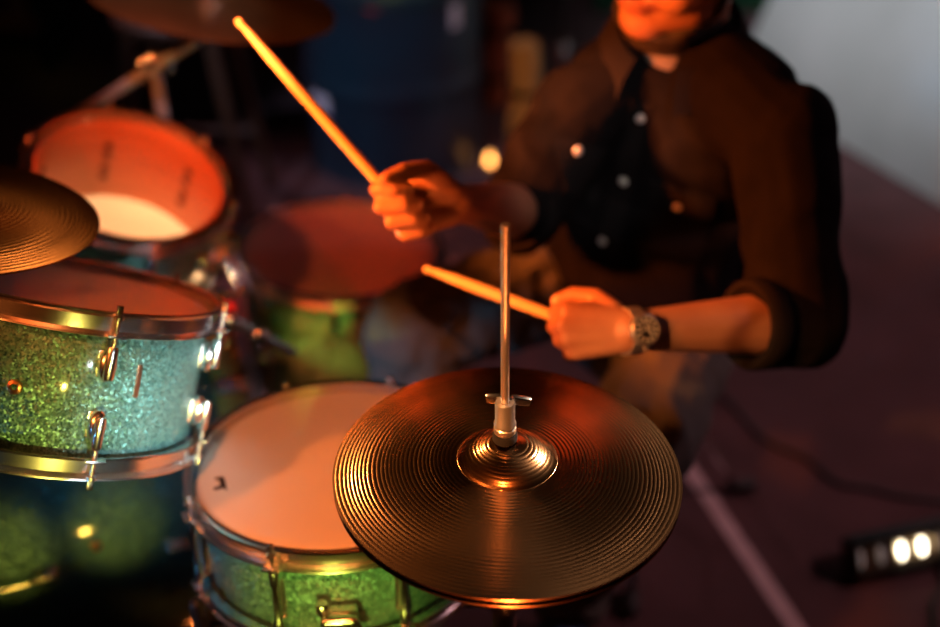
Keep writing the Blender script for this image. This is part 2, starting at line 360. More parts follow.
# ================================================================== DRUMS
def head_profile(R, top):  # stretched film with a rounded collar
    return [(0.0002, top)] + [(R*k/8, top) for k in range(1, 8)] + [(R-0.004, top), (R-0.001, top-0.001), (R+0.0015, top-0.005), (R+0.003, top-0.012)]
HOOP = [(0.0060, -0.015), (0.018, -0.0175), (0.0195, -0.0165), (0.0190, -0.0145), (0.0090, -0.0125), (0.0086, 0.0025),
        (0.012, 0.0060), (0.0165, 0.0070), (0.0168, 0.0088), (0.012, 0.0098), (0.0066, 0.0082), (0.0058, 0.0)]
def hoop_mesh(R, nl, seg=72):
    mb = MB().lathe([(R+a, b) for a, b in HOOP], seg, closed=True)
    for k in range(nl):   # ears that take the tension rods
        mb.box((0.014, 0.022, 0.004), rz(2*PI*k/nl) @ tr(R+0.0195, 0, -0.0150), 0.0015)
    return mb.mesh('hoop', M['chrome'])
def rod_mesh(L):
    mb = MB(); mb.lathe([(0.0001, 0), (0.0027, 0), (0.0027, L), (0.0001, L)], 10)
    mb.lathe([(0.0028, L-0.004), (0.0062, L-0.004), (0.0062, L-0.001), (0.0045, L), (0.0045, L+0.001), (0.0028, L+0.002)], 14)
    mb.box((0.0062, 0.0062, 0.010), tr(0, 0, L+0.006), 0.0008)
    return mb.mesh('tension_rod', M['chrome'])
def small_lug_mesh():
    mb = MB(); mb.ell(tr(0.008, 0, 0), (0.011, 0.0105, 0.019))
    mb.lathe([(0.0001, -0.013), (0.0055, -0.013), (0.0062, -0.010), (0.0062, 0.020), (0.005, 0.023), (0.0001, 0.023)], 14, tr(0.0175, 0, 0))
    mb.box((0.004, 0.019, 0.030), tr(0.001, 0, 0), 0.0018)
    return mb.mesh('lug', M['chrome'])
def long_lug_mesh(h):
    mb = MB(); mb.box((0.010, 0.015, h*0.42), tr(0.005, 0, 0), 0.003)
    mb.lathe([(0.0001, -h*.36), (0.005, -h*.36), (0.0062, -h*.34), (0.0062, -h*.20), (0.0045, -h*.18), (0.0045, h*.18), (0.0062, h*.20), (0.0062, h*.34), (0.005, h*.36), (0.0001, h*.36)], 14, tr(0.0175, 0, 0))
    for s in (-1, 1): mb.box((0.020, 0.010, 0.012), tr(0.009, 0, s*h*.25), 0.003)
    return mb.mesh('lug', M['chrome'])

def drum(name, label, cat, HM, R, H, nl, phase, top, bottom, style='tom', topcol=None):
    """HM: frame of the batter head (z = out of the head, x = towards the camera)"""
    root = thing(name, label, cat, HM @ tr(0, 0, -H))
    t = 0.007
    shell = MB().lathe([(R, 0.004), (R, H-0.004), (R-0.003, H), (R-t, H-0.005), (R-t, 0.005), (R-0.003, 0)], 96, closed=True, mis=[0, 1, 1, 1, 1, 1])
    part('shell', shell.mesh('shell', [M['glit'], M['maple']]), root)
    sc = MB()
    for k in range(nl):
        for z in ((H*0.30, H*0.42, H*0.58, H*0.70) if style != 'snare' else (H*.4, H*.6)):
            sc.box((0.005, 0.012, 0.009), rz(phase + 2*PI*k/nl) @ tr(R-t-0.0022, 0, z), 0.001)
    part('lug_screws', sc.mesh('lug_screws', M['blackm']), root, kind='stuff')
    hd = MB().lathe(head_profile(R, H+0.0015), 72)
    part('batter_head', hd.mesh('batter_head', top), root)
    hb = MB().lathe(head_profile(R, 0.0015), 72)
    part('resonant_head', hb.mesh('resonant_head', bottom), root, rx(PI))
    hm = hoop_mesh(R, nl)
    part('hoop', hm, root, tr(0, 0, H) @ rz(phase)); part('hoop', hm, root, rx(PI) @ rz(-phase))
    if style == 'snare':
        lug = long_lug_mesh(H); rod = rod_mesh(0.040)
    else:
        lug = small_lug_mesh(); rod = rod_mesh(0.041)
    for k in range(nl):
        A = rz(phase + 2*PI*k/nl)
        if style == 'snare':
            l = part('lug', lug, root, A @ tr(R-0.001, 0, H/2))
            part('tension_rod', rod, l, tr(0.0185, 0, H/2-0.034)); part('tension_rod', rod, l, rx(PI) @ tr(0.0185, 0, H/2-0.034))
        else:
            l = part('lug', lug, root, A @ tr(R-0.001, 0, H-0.050)); part('tension_rod', rod, l, tr(0.0185, 0, 0.016))
            l = part('lug', lug, root, A @ tr(R-0.001, 0, 0.050) @ rx(PI)); part('tension_rod', rod, l, tr(0.0185, 0, 0.016))
    return root

def head_frame(px, py, d, ratio, rot, R=0.17):
    n = face(px, py, ratio, rot)      # the far half of a disc is foreshortened more: its true centre lies above the middle of its outline
    o = at(px, py - FPX*(R/d)**2*ratio*math.sqrt(1-ratio*ratio), d); return frame(o, n, CAM-o)

# ---- snare
SN = head_frame(338, 471, 1.395, 0.575, -4, 0.18)
sn_H = 0.135
snare = drum('snare_drum', 'shallow teal glitter snare drum with coated white head and small dark mark', 'drum', SN, 0.174, sn_H, 8, math.radians(20), M['coat'], M['milky'], 'snare')
mk = MB()      # small dark printed mark on the head
mc = SN.inverted() @ at(220, 484, 1.375); 
for (x0, y0, x1, y1, wd) in ((-0.007, 0.012, 0.003, 0.012, 0.0040), (0.001, 0.012, 0.005, -0.007, 0.0065), (-0.007, -0.010, 0.006, -0.006, 0.0055), (0.005, -0.006, 0.009, -0.014, 0.0026)):
    p, q = V((x0, y0, 0)), V((x1, y1, 0)); d_ = (q-p).normalized(); s_ = V((-d_.y, d_.x, 0))*wd/2
    # local axes: x of the frame points to the camera (down in the picture), y to the right
    pts = [p-s_, q-s_, q+s_, p+s_]
    mk.add([(-v.y, v.x, z) for z in (0, 0.0003) for v in pts], [(0, 1, 2, 3), (7, 6, 5, 4), (0, 4, 5, 1), (1, 5, 6, 2), (2, 6, 7, 3), (3, 7, 4, 0)])
r_ = ray(220, 484); nz = SN.to_3x3().col[2]; tt = (SN.translation + nz*0.0016 - CAM).dot(nz)/r_.dot(nz); mp_ = SN.inverted() @ (CAM + r_*tt)
part('printed_mark', mk.mesh('printed_mark', M['ink'], False), snare, tr(mp_.x, mp_.y, sn_H+0.0018))
# strainer in front
st = MB(); st.box((0.016, 0.044, 0.040), tr(0.174+0.009, 0.002, 0.040), 0.004); st.box((0.012, 0.030, 0.014), tr(0.174+0.021, 0.0, 0.052), 0.004)
stp = part('strainer', st.mesh('strainer', M['chrome']), snare, rz(math.radians(-4)))
lv = MB(); lv.capsule((0.174+0.027, -0.012, 0.056), (0.174+0.027, 0.018, 0.056), 0.0065); lv.capsule((0.174+0.026, 0.022, 0.053), (0.174+0.022, 0.028, 0.030), 0.004, 0.005)
part('lever', lv.mesh('lever', M['chrome']), stp)
kn = MB().lathe([(0.0001, 0), (0.007, 0), (0.008, 0.003), (0.008, 0.012), (0.006, 0.015), (0.0001, 0.015)], 16, tr(0.174+0.014, -0.016, 0.058))
part('tension_knob', kn.mesh('tension_knob', M['chrome']), stp)

# ---- front left tom
T1 = head_frame(76, 291, 1.30, 0.175, 9)
t1_R, t1_H = 0.1575, 0.168
tom1 = drum('rack_tom', 'teal glitter tom at front left above the bass drum', 'drum', T1, t1_R, t1_H, 6, math.radians(15.5), M['clear_sheen'], M['milky'])
gm = MB().lathe([(0.0035, 0), (0.0035, 0.003), (0.005, 0.0042), (0.0075, 0.0035), (0.0085, 0)], 24)
part('vent_grommet', gm.mesh('vent_grommet', M['copper']), tom1, rz(math.radians(-16)) @ tr(t1_R-0.0005, 0, 0.080) @ ry(PI/2), label='small copper vent ring')
bd = MB().box((0.002, 0.0055, 0.038), None, 0.0008)
part('badge', bd.mesh('badge', M['copper']), tom1, rz(math.radians(30)) @ tr(t1_R+0.0008, 0, 0.100), label='narrow copper badge')
mbk = MB().box((0.020, 0.045, 0.050), tr(0.010, 0, 0), 0.005)
mbk.lathe([(0.0001, -0.03), (0.014, -0.03), (0.014, 0.03), (0.0001, 0.03)], 16, tr(0.026, 0, 0))
br1 = part('mount_bracket', mbk.mesh('mount_bracket', M['chrome']), tom1, rz(math.radians(125)) @ tr(t1_R-0.001, 0, 0.085))

# ---- rear left tom
T2 = head_frame(132, 180, 1.72, 0.635, 11, .15)
tom2 = drum('rack_tom', 'small tom behind the front left tom, clear head tipped up and glowing red', 'drum', T2, 0.144, 0.168, 6, math.radians(20), M['clear'], M['milky'])
br2 = part('mount_bracket', mbk.mesh('mount_bracket', M['chrome']), tom2, rz(math.radians(80)) @ tr(0.143, 0, 0.085))

# ---- floor tom
FT = head_frame(340, 252, 2.15, 0.49, 0, 0.19)
ft_H = 0.34
ftom = drum('floor_tom', 'teal glitter floor tom with clear head tinted dark for shade behind the snare drum', 'drum', FT, 0.186, ft_H, 8, math.radians(-3), M['clear_shaded'], M['milky'])
for k, ang in enumerate((-42, 78, 198)):
    A = rz(math.radians(ang))
    bk = MB().box((0.024, 0.030, 0.060), tr(0.012, 0, 0), 0.005); bk.lathe([(0.0001, -0.008), (0.008, -0.008), (0.008, 0.008), (0.0001, 0.008)], 14, tr(0.030, 0, 0.0) @ ry(PI/2))
    b_ = part('leg_bracket', bk.mesh('leg_bracket', M['chrome']), ftom, A @ tr(0.185, 0, 0.19))
    zb = (FT @ tr(0, 0, -ft_H)).translation.z
    lg = MB().tube([(0.016, 0, 0.09), (0.016, 0, -0.20), (0.022, 0, -0.23), (0.028, 0, -zb-0.19+0.035)], 0.0052, 10)
    part('leg', lg.mesh('leg', M['chrome']), b_)
    ft = MB().lathe([(0.0001, 0), (0.013, 0), (0.015, 0.006), (0.010, 0.030), (0.0055, 0.036)], 16, tr(0.028, 0, -zb-0.19+0.004))
    part('rubber_foot', ft.mesh('rubber_foot', M['rubber']), b_)

# ---- bass drum lying on its side
KZ = 0.315
kd = V((-0.95, -0.31, 0)).normalized(); kP = V((-0.415, 1.50, KZ)); kR, kH = 0.28, 0.44
KM = frame(kP, -kd, (0.31, -0.95, 0.0))
kick = thing('bass_drum', 'large teal glitter bass drum lying under the two left toms', 'drum', KM @ tr(0, 0, -kH))
sh = MB().lathe([(kR, 0.004), (kR, kH-0.004), (kR-0.003, kH), (kR-.007, kH-0.005), (kR-.007, 0.005), (kR-0.003, 0)], 128, closed=True, mis=[0, 1, 1, 1, 1, 1])
part('shell', sh.mesh('shell', [M['glit'], M['maple']]), kick)
part('batter_head', MB().lathe(head_profile(kR, kH+0.002), 96).mesh('batter_head', M['milky']), kick)
part('front_head', MB().lathe(head_profile(kR, 0.002), 96).mesh('front_head', M['dial']), kick, rx(PI))
kh = MB().lathe([(kR+.004, -0.030), (kR+.014, -0.030), (kR+.016, -0.026), (kR+.016, 0.014), (kR+.013, 0.018), (kR+.004, 0.018)], 128, closed=True).mesh('wood_hoop', M['hoopwood'])
part('wood_hoop', kh, kick, tr(0, 0, kH)); part('wood_hoop', kh, kick, rx(PI))
clw = MB().box((0.008, 0.030, 0.046), tr(0.0205, 0, -0.004), 0.003).box((0.024, 0.030, 0.006), tr(0.012, 0, 0.020), 0.002)
clw.box((0.018, 0.016, 0.014), tr(0.028, 0, -0.020), 0.003)
clwm = clw.mesh('claw', M['chrome'])
klug = small_lug_mesh(); krod = rod_mesh(0.085)
for k in range(8):
    A = rz(math.radians(30) + 2*PI*k/8)
    for B in (tr(0, 0, kH), rx(PI)):
        Bk = (A @ B) if B[2][3] > 0 else (A @ B)
        part('claw', clwm, kick, A @ B @ tr(kR-0.001+0.0, 0, 0))
    l = part('lug', klug, kick, A @ tr(kR-0.001, 0, kH-0.125)); part('tension_rod', krod, l, tr(0.0285-0.004, 0, 0.02))
    l = part('lug', klug, kick, A @ tr(kR-0.001, 0, 0.125) @ rx(PI)); part('tension_rod', krod, l, tr(0.0285-0.004, 0, 0.02))
part('vent_grommet', gm.mesh('vent_grommet', M['copper']), kick, rz(math.radians(-20)) @ tr(kR-0.0005, 0, 0.20) @ ry(PI/2))
for s in (-1, 1):     # spurs at the front
    inv = (KM @ tr(0, 0, -kH)).inverted()
    side = V((0.31, -0.95, 0)).normalized()*s
    base = kP + kd*(kH-0.09) + side*(kR-0.02) + V((0, 0, -0.10))
    tip = base + kd*0.12 + side*0.16; tip.z = 0.012
    sp = MB().tube([inv @ base, inv @ tip], 0.006, 10).ell(tr(*(inv @ base)), (0.02, 0.02, 0.02)).capsule(inv @ tip, inv @ (tip + V((0, 0, 0.012))), 0.010)
    part('spur', sp.mesh('spur', M['chrome']), kick)
# tom holder on the bass drum
hp = kP + kd*0.03; topz = KZ + kR
inv = (KM @ tr(0, 0, -kH)).inverted()
b1 = (tom1.matrix_world if False else (T1 @ tr(0, 0, -t1_H))) @ (rz(math.radians(125)) @ tr(t1_R+0.024, 0, 0.085)).translation
b2 = (T2 @ tr(0, 0, -0.168)) @ (rz(math.radians(80)) @ tr(0.143+0.025, 0, 0.085)).translation
pst = V((hp.x+0.02, hp.y, topz))
th = MB(); th.tube([inv @ (pst + V((0, 0, -0.02))), inv @ (pst + V((0, 0, 0.055)))], 0.0125, 16)
th.tube([inv @ (pst + V((0, 0, 0.0))), inv @ (pst + V((0, 0, 0.02)))], 0.030, 20)
holder = part('tom_holder', th.mesh('tom_holder', M['chrome']), kick)
for bb in (b1, b2):
    am = MB().tube([inv @ (pst + V((0, 0, 0.048))), inv @ (pst.lerp(bb, 0.5) + V((0.035, 0, -0.01))), inv @ bb], 0.0075, 12).ell(tr(*(inv @ (pst + V((0, 0, 0.125))))), (0.020, 0.020, 0.020))
    part('holder_arm', am.mesh('holder_arm', M['chrome']), holder)
for zo, mk_ in ((0.055, 'redk'), (0.025, 'chrome')):
    p = pst + V((0.040, -0.030, zo))
    wn = MB().ell(tr(*(inv @ p)), (0.010, 0.010, 0.010)).tube([inv @ p, inv @ (pst + V((0.006, 0, zo)))], 0.004, 8)
    part('wing_nut', wn.mesh('wing_nut', M[mk_]), holder, label='red knob' if mk_ == 'redk' else None)
q0, q1 = inv @ at(229, 319, 1.56), inv @ at(292, 352, 1.72)
part('stay_rod', MB().tube([inv @ (pst + V((0.0, 0, 0.05))), q0, q1], 0.0075, 12).ell(tr(*q0), (0.012, 0.012, 0.012)).capsule(q0.lerp(q1, .42), q0.lerp(q1, .55), 0.0095).mesh('stay_rod', M['chrome']), holder)
# bass drum pedal
pd = kP - kd*0.03
pc = thing('bass_pedal', 'metal bass drum pedal at the batter side of the bass drum', 'pedal', frame(V((pd.x, pd.y, 0)), (0, 0, 1), -kd))
part('foot_board', MB().box((0.26, 0.085, 0.010), tr(0.18, 0, 0.034) @ ry(math.radians(8)), 0.003).mesh('foot_board', M['steel']), pc)
part('base_plate', MB().box((0.32, 0.09, 0.005), tr(0.18, 0, 0.003), 0.001).mesh('base_plate', M['blackm']), pc)
fr = MB().tube([(0.05, -0.05, 0.005), (0.05, -0.05, 0.20), (0.05, 0.05, 0.20), (0.05, 0.05, 0.005)], 0.008, 10)
part('pedal_frame', fr.mesh('pedal_frame', M['steel']), pc)
be = MB().tube([(0.05, 0, 0.20), (0.035, 0, 0.33)], 0.004, 8)
bt = part('beater', be.mesh('beater', M['chrome']), pc); part('beater_felt', MB().ell(tr(0.033, 0, 0.33), (0.018, 0.018, 0.022)).mesh('beater_felt', M['felt']), bt)

# ================================================================== CYMBALS
def cymbal_mesh(name, R, br, bh, bow, m, groove=0.00013, pitch=0.0042, step=0.0005, seg=160, hole=0.009, flip=1):
    top = []; r = hole; rnd = random.Random(3)
    def zz(r):
        z = -bow*(r/R)**1.8
        if r < br: z += bh*(1-(r/br)**2)**0.9
        return z
    n = int((R-hole)/step)
    amp = 1.0
    for i in range(n+1):
        r = hole + (R-hole)*i/n
        k = (abs(math.sin(PI*r/pitch + 0.5*math.sin(r*160)))**0.55*2-1) * (0.70+0.30*math.sin(r*95))
        g = groove*k * (1 if R*0.10 < r < R*0.985 else 0)
        top.append((r, (zz(r)+g)*1.0))
    nb = 40
    bot = [(hole + (R-hole)*i/nb, zz(hole + (R-hole)*i/nb)-0.0022) for i in range(nb, -1, -1)]
    prof = [(a, b*flip) for a, b in top+bot]
    return MB().lathe(prof, seg, closed=True).mesh(name, m, angle=70)
# ---- hi-hat
HN = face(507, 481, 0.662, 2.0); HM = head_frame(507, 482, 1.128, 0.662, 2.0, 0.178); HC = HM.translation.copy()
hat_bow, hat_bell = 0.016, 0.020
base = V((HC.x+0.002, HC.y, 0))
hh = thing('hi_hat_stand', 'chrome hi-hat stand with tall centre rod, clutch and tripod base', 'stand', tr(base.x, base.y, 0))
apex = HC + HN*(hat_bow+hat_bell) + V((-0.003, 0, 0))      # top of bell
lean = V((-0.016, 0.0, 1)).normalized()
ib = tr(-base.x, -base.y, 0)
rt = apex + lean*0.250
part('centre_rod', MB().tube([ib @ (apex - lean*0.30), ib @ rt], 0.0042, 16).mesh('centre_rod', M['steel']), hh, label='tall thin steel rod')
CL = frame(ib @ apex, lean, CAM-apex)
cl = MB(); cl.lathe([(0.0040, 0.012), (0.0100, 0.012), (0.0112, 0.0135), (0.0112, 0.019), (0.0098, 0.0205), (0.0112, 0.022), (0.0112, 0.0245), (0.0100, 0.026), (0.0100, 0.049), (0.0092, 0.0505), (0.0050, 0.0505), (0.0045, 0.048)], 40, CL)
clutch = part('clutch', cl.mesh('clutch', M['steel']), hh)
fl = MB().lathe([(0.004, 0.0022), (0.0118, 0.0022), (0.0125, 0.0035), (0.0125, 0.010), (0.0115, 0.012), (0.004, 0.012)], 32, CL)
part('felt_washer', fl.mesh('felt_washer', M['felt']), clutch)
wg = MB(); wm = CL @ tr(-0.012, 0.003, 0.045)
wg.box((0.010, 0.012, 0.012), wm @ tr(0.006, 0, 0), 0.003)
wg.box((0.007, 0.021, 0.010), wm @ rz(math.radians(6)) @ rx(math.radians(-14)) @ tr(0, 0.013, 0.0), 0.0030)
wg.box((0.007, 0.019, 0.010), wm @ rz(math.radians(-6)) @ rx(math.radians(4)) @ tr(0, -0.013, 0.0), 0.0030)
part('wing_screw', wg.mesh('wing_screw', M['chrome']), clutch)
hb = HC.z
tb = MB().tube([(-0.004, 0, 0.16), (0, 0, hb-0.16)], 0.0140, 20).tube([(0, 0, hb-0.19), (-0.001, 0, hb-0.062)], 0.0095, 18)
tb.lathe([(0.0145, hb-0.20), (0.021, hb-0.20), (0.022, hb-0.195), (0.022, hb-0.165), (0.019, hb-0.160), (0.010, hb-0.158)], 24)
tb.lathe([(0.002, hb-0.066), (0.022, hb-0.066), (0.024, hb-0.061), (0.012, hb-0.057), (0.002, hb-0.057)], 24)
part('tube', tb.mesh('tube', M['chrome']), hh)
part('seat_felt', MB().lathe([(0.004, hb-0.0565), (0.016, hb-0.0565), (0.016, hb-0.047), (0.004, hb-0.047)], 20).mesh('seat_felt', M['felt']), hh)
wg2 = MB().box((0.012, 0.045, 0.010), tr(-0.0, 0.040, hb-0.18), 0.003).box((0.01, 0.02, 0.01), tr(0, 0.022, hb-0.18), 0.002)
part('wing_bolt', wg2.mesh('wing_bolt', M['chrome']), hh)
for k, an in enumerate((20, 178, 270)):
    c, s = math.cos(math.radians(an)), math.sin(math.radians(an))
    lg = MB().tube([(0.012*c, 0.012*s, 0.30), (0.27*c, 0.27*s, 0.018)], 0.0075, 10).tube([(0.010*c, 0.010*s, 0.10), (0.16*c, 0.16*s, 0.135)], 0.005, 8)
    L_ = part('leg', lg.mesh('leg', M['chrome']), hh)
    part('rubber_foot', MB().capsule((0.262*c, 0.262*s, 0.014), (0.285*c, 0.285*s, 0.013), 0.013).mesh('rubber_foot', M['rubber']), L_)
part('foot_board', MB().box((0.085, 0.27, 0.010), tr(0.055, 0.24, 0.034) @ rz(math.radians(-12)) @ rx(math.radians(-6)), 0.003).mesh('foot_board', M['steel']), hh)
hm_ = cymbal_mesh('hi_hat_cymbal', 0.1780, 0.051, hat_bell, hat_bow, M['hat'])
solo('hi_hat_cymbal', hm_, 'large grooved bronze top hi-hat cymbal in sharp focus', 'cymbal', HM @ tr(0, 0, hat_bow))
hm2 = cymbal_mesh('hi_hat_cymbal', 0.1780, 0.051, 0.018, hat_bow, M['hat'], flip=-1, step=0.003, seg=128, groove=0)
solo('hi_hat_cymbal', hm2, 'lower hi-hat cymbal, only its orange rim showing beneath the top one', 'cymbal', HM @ rz(0.3) @ ry(math.radians(0.6)) @ tr(0, 0, -hat_bow-0.0080))

# ---- left crash
def stand(name, label, foot, joint, top_, tail=None, hub_tilt=None):
    root = thing(name, label, 'stand', tr(foot.x, foot.y, 0)); iv = tr(-foot.x, -foot.y, 0)
    f0 = V((foot.x, foot.y, 0.10)); j = V(joint)
    part('pole', MB().tube([iv @ f0, iv @ V((foot.x, foot.y, j.z*0.62))], 0.0125, 16).tube([iv @ V((foot.x, foot.y, j.z*0.6)), iv @ j], 0.0110, 14)
         .lathe([(0.0125, -0.02), (0.018, -0.02), (0.019, 0), (0.018, 0.02), (0.0095, 0.022)], 20, iv @ tr(foot.x, foot.y, j.z*0.62)).mesh('pole', M['steel']), root)
    part('tilter', MB().ell(iv @ tr(*j), (0.019, 0.019, 0.021)).capsule(iv @ (j+V((-0.018, -0.01, 0))), iv @ (j+V((0.022, 0.01, 0))), 0.011)
         .box((0.008, 0.026, 0.016), iv @ tr(*(j+V((0.030, 0.0, -0.008)))), 0.003).mesh('tilter', M['chrome']), root)
    tl = V(tail) if tail is not None else j
    bm_ = part('boom_arm', MB().tube([iv @ tl, iv @ V(top_)], 0.0105, 14).mesh('boom_arm', M['steel']), root)
    for deg in (75, 190, 314):
        a_ = math.radians(deg); c, s = math.cos(a_), math.sin(a_)
        o = V((foot.x, foot.y, 0))
        L_ = part('leg', MB().tube([iv @ (o+V((0.012*c, 0.012*s, 0.25))), iv @ (o+V((0.25*c, 0.25*s, 0.018)))], 0.007, 10).tube([iv @ (o+V((0.01*c, 0.01*s, 0.12))), iv @ (o+V((0.155*c, 0.155*s, 0.155)))], 0.005, 8).mesh('leg', M['chrome']), root)
        part('rubber_foot', MB().capsule(iv @ (o+V((0.24*c, 0.24*s, 0.014))), iv @ (o+V((0.262*c, 0.262*s, 0.013))), 0.013).mesh('rubber_foot', M['rubber']), L_)
    return root, iv
def mounted(root, iv, cm, name, bellh, bowh, armtop):
    up = cm.to_3x3().col[2]; o = cm.translation
    apex = o + up*(bellh)
    fr_ = frame(iv @ o, up, (1, 0, 0))
    part('cymbal_post', MB().tube([iv @ V(armtop), iv @ (o - up*0.016), iv @ (apex + up*0.040)], 0.0034, 10).mesh('cymbal_post', M['chrome']), root)
    part('felt_washer', MB().lathe([(0.003, bellh+0.0005), (0.016, bellh+0.0005), (0.016, bellh+0.013), (0.003, bellh+0.013)], 20, fr_).mesh('felt_washer', M['felt']), root)
    part('wing_nut', MB().lathe([(0.003, bellh+0.014), (0.008, bellh+0.014), (0.006, bellh+0.030), (0.003, bellh+0.030)], 16, fr_).box((0.034, 0.005, 0.012), fr_ @ tr(0, 0, bellh+0.026), 0.002).mesh('wing_nut', M['chrome']), root)

LC = head_frame(-66, 214, 1.24, 0.385, 1)
lcm = LC @ tr(0, 0, 0.014)
solo('crash_cymbal', cymbal_mesh('crash_cymbal', 0.178, 0.045, 0.017, 0.016, M['cym'], groove=0.00015, pitch=0.0052, step=0.0012, seg=128), 'dark grooved crash cymbal cut by the left edge, above the front left tom', 'cymbal', lcm)
fo = V((-1.02, 1.02, 0)); jt = V((-1.02, 1.02, 0.86)); tp = lcm.translation - lcm.to_3x3().col[2]*0.03
r1, i1 = stand('cymbal_stand', 'chrome stand reaching in from the left under the front crash cymbal', fo, jt, tp, jt + (jt-tp)*0.25)
mounted(r1, i1, lcm, 'a', 0.017, 0.016, tp)
RC = head_frame(211, 0, 1.90, 0.30, 5, 0.216)
rcm = RC @ tr(0, 0, 0.016)
solo('crash_cymbal', cymbal_mesh('crash_cymbal', 0.216, 0.055, 0.018, 0.018, M['cym2'], groove=0.00012, pitch=0.0052, step=0.0016, seg=128), 'brown crash cymbal at the top left beside the drumstick tip', 'cymbal', rcm)
jt = at(154, 61, 1.95); tp = at(197, 40, 1.91); tl = at(80, 114, 2.02)
r2, i2 = stand('cymbal_stand', 'chrome boom stand behind the glowing red tom, holding the brown crash cymbal', V((jt.x, jt.y, 0)), jt, tp, tl)
mounted(r2, i2, rcm, 'b', 0.018, 0.018, tp)

# ---- snare stand
sb = SN @ tr(0, 0, -sn_H); sc_ = sb.translation; ax = sb.to_3x3().col[2]
ss = thing('snare_stand', 'chrome snare stand with rubber tipped basket under the snare drum', 'stand', tr(sc_.x, sc_.y, 0)); iv = tr(-sc_.x, -sc_.y, 0)
part('pole', MB().tube([(0, 0, 0.10), (0, 0, sc_.z-0.10)], 0.0125, 16).ell(tr(0, 0, sc_.z-0.09), (0.02, 0.02, 0.025)).mesh('pole', M['chrome']), ss)
for k in range(3):
    a_ = math.radians(60+120*k); rim = sb @ V((0.205*math.cos(a_), 0.205*math.sin(a_), -0.030)); tip = sb @ V((0.210*math.cos(a_), 0.210*math.sin(a_), 0.016))
    bs = part('basket_arm', MB().tube([(0, 0, sc_.z-0.09), iv @ (rim.lerp(sc_, 0.4) + V((0, 0, -0.045))), iv @ rim, iv @ tip], 0.0055, 10).mesh('basket_arm', M['chrome']), ss)
    part('rubber_grip', MB().capsule(iv @ (rim+ax*0.004), iv @ (tip+ax*0.002), 0.0095).mesh('rubber_grip', M['rubber']), bs)
    a_ = math.radians(50+120*k); c, s = math.cos(a_), math.sin(a_)
    lg = part('leg', MB().tube([(0.012*c, 0.012*s, 0.33), (0.25*c, 0.25*s, 0.018)], 0.0070, 10).mesh('leg', M['chrome']), ss)
    part('rubber_foot', MB().capsule((0.243*c, 0.243*s, 0.014), (0.265*c, 0.265*s, 0.013), 0.013).mesh('rubber_foot', M['rubber']), lg)

# ================================================================== THRONE
tc_ = V((0.345, 1.70, 0))
thr = thing('drum_throne', 'round black drum throne with chrome tripod under the drummer', 'stool', tr(*tc_))
part('seat', MB().lathe([(0.0001, 0.395), (0.14, 0.395), (0.155, 0.405), (0.16, 0.42), (0.155, 0.437), (0.135, 0.447), (0.0001, 0.449)], 48).mesh('seat', M['rubber']), thr)
part('pole', MB().tube([(0, 0, 0.12), (0, 0, 0.394)], 0.014, 16).mesh('pole', M['chrome']), thr)
for tx, ty in ((onfloor(737, 492).x, onfloor(737, 492).y), (onfloor(630, 604).x, onfloor(630, 604).y), (0.16, 1.90)):
    e = V((tx, ty, 0)) - tc_; e.z = 0; u_ = e.normalized()
    lg = part('leg', MB().tube([u_*0.014 + V((0, 0, 0.33)), u_*(e.length) + V((0, 0, 0.025))], 0.0095, 12).tube([u_*0.014 + V((0, 0, 0.15)), u_*(e.length*0.6) + V((0, 0, 0.145))], 0.006, 10).mesh('leg', M['chrome']), thr)
    part('rubber_foot', MB().capsule(u_*(e.length-0.01) + V((0, 0, 0.019)), u_*(e.length+0.025) + V((0, 0, 0.017)), 0.017).mesh('rubber_foot', M['rubber']), lg)

# ================================================================== PERSON
per = thing('person', 'drummer in a dark button shirt and jeans, seated, a stick in each hand', 'person', tr(0.33, 1.70, 0.49))
pin = tr(-0.33, -1.70, -0.49)
hips = V((0.335, 1.72, 0.585)); neck = V((0.303, 1.560, 1.050))
shL, shR = at(779, 132, 1.50), at(580, 112, 1.66)
elL, wrL = at(800, 322, 1.46), at(630, 331, 1.355)
elR, wrR = at(524, 212, 1.66), at(457, 203, 1.44)
hipL, hipR = V((0.405, 1.66, 0.56)), V((0.245, 1.74, 0.56))
knL, anL = V((0.255, 1.265, 0.53)), V((0.17, 1.30, 0.15))
knR, anR = at(412, 332, 1.82), V((-0.09, 1.47, 0.17))
toL = V((0.11, 1.11, 0.105)); toR = V((-0.24, 1.47, 0.112))
side = (shL-shR).normalized()
hf = V((-0.74, -0.62, -0.27)).normalized(); hl = V((0, 0, 1)).cross(hf).normalized()
if hl.x < 0: hl = -hl
hl = (hl*math.cos(math.radians(13)) - hf.cross(hl).normalized()*math.copysign(1, hf.cross(hl).z)*math.sin(math.radians(13))).normalized()
hu = hf.cross(hl).normalized()
if hu.z < 0: hu = -hu
hc = at(686, -74, 1.48); HS = 1.18
HDM = Matrix(((hl.x, hf.x, hu.x, hc.x), (hl.y, hf.y, hu.y, hc.y), (hl.z, hf.z, hu.z, hc.z), (0, 0, 0, 1))) @ Matrix.Diagonal((HS*1.08, HS, HS, 1))
def hp_(x, y, z): return HDM @ V((x, y, z))

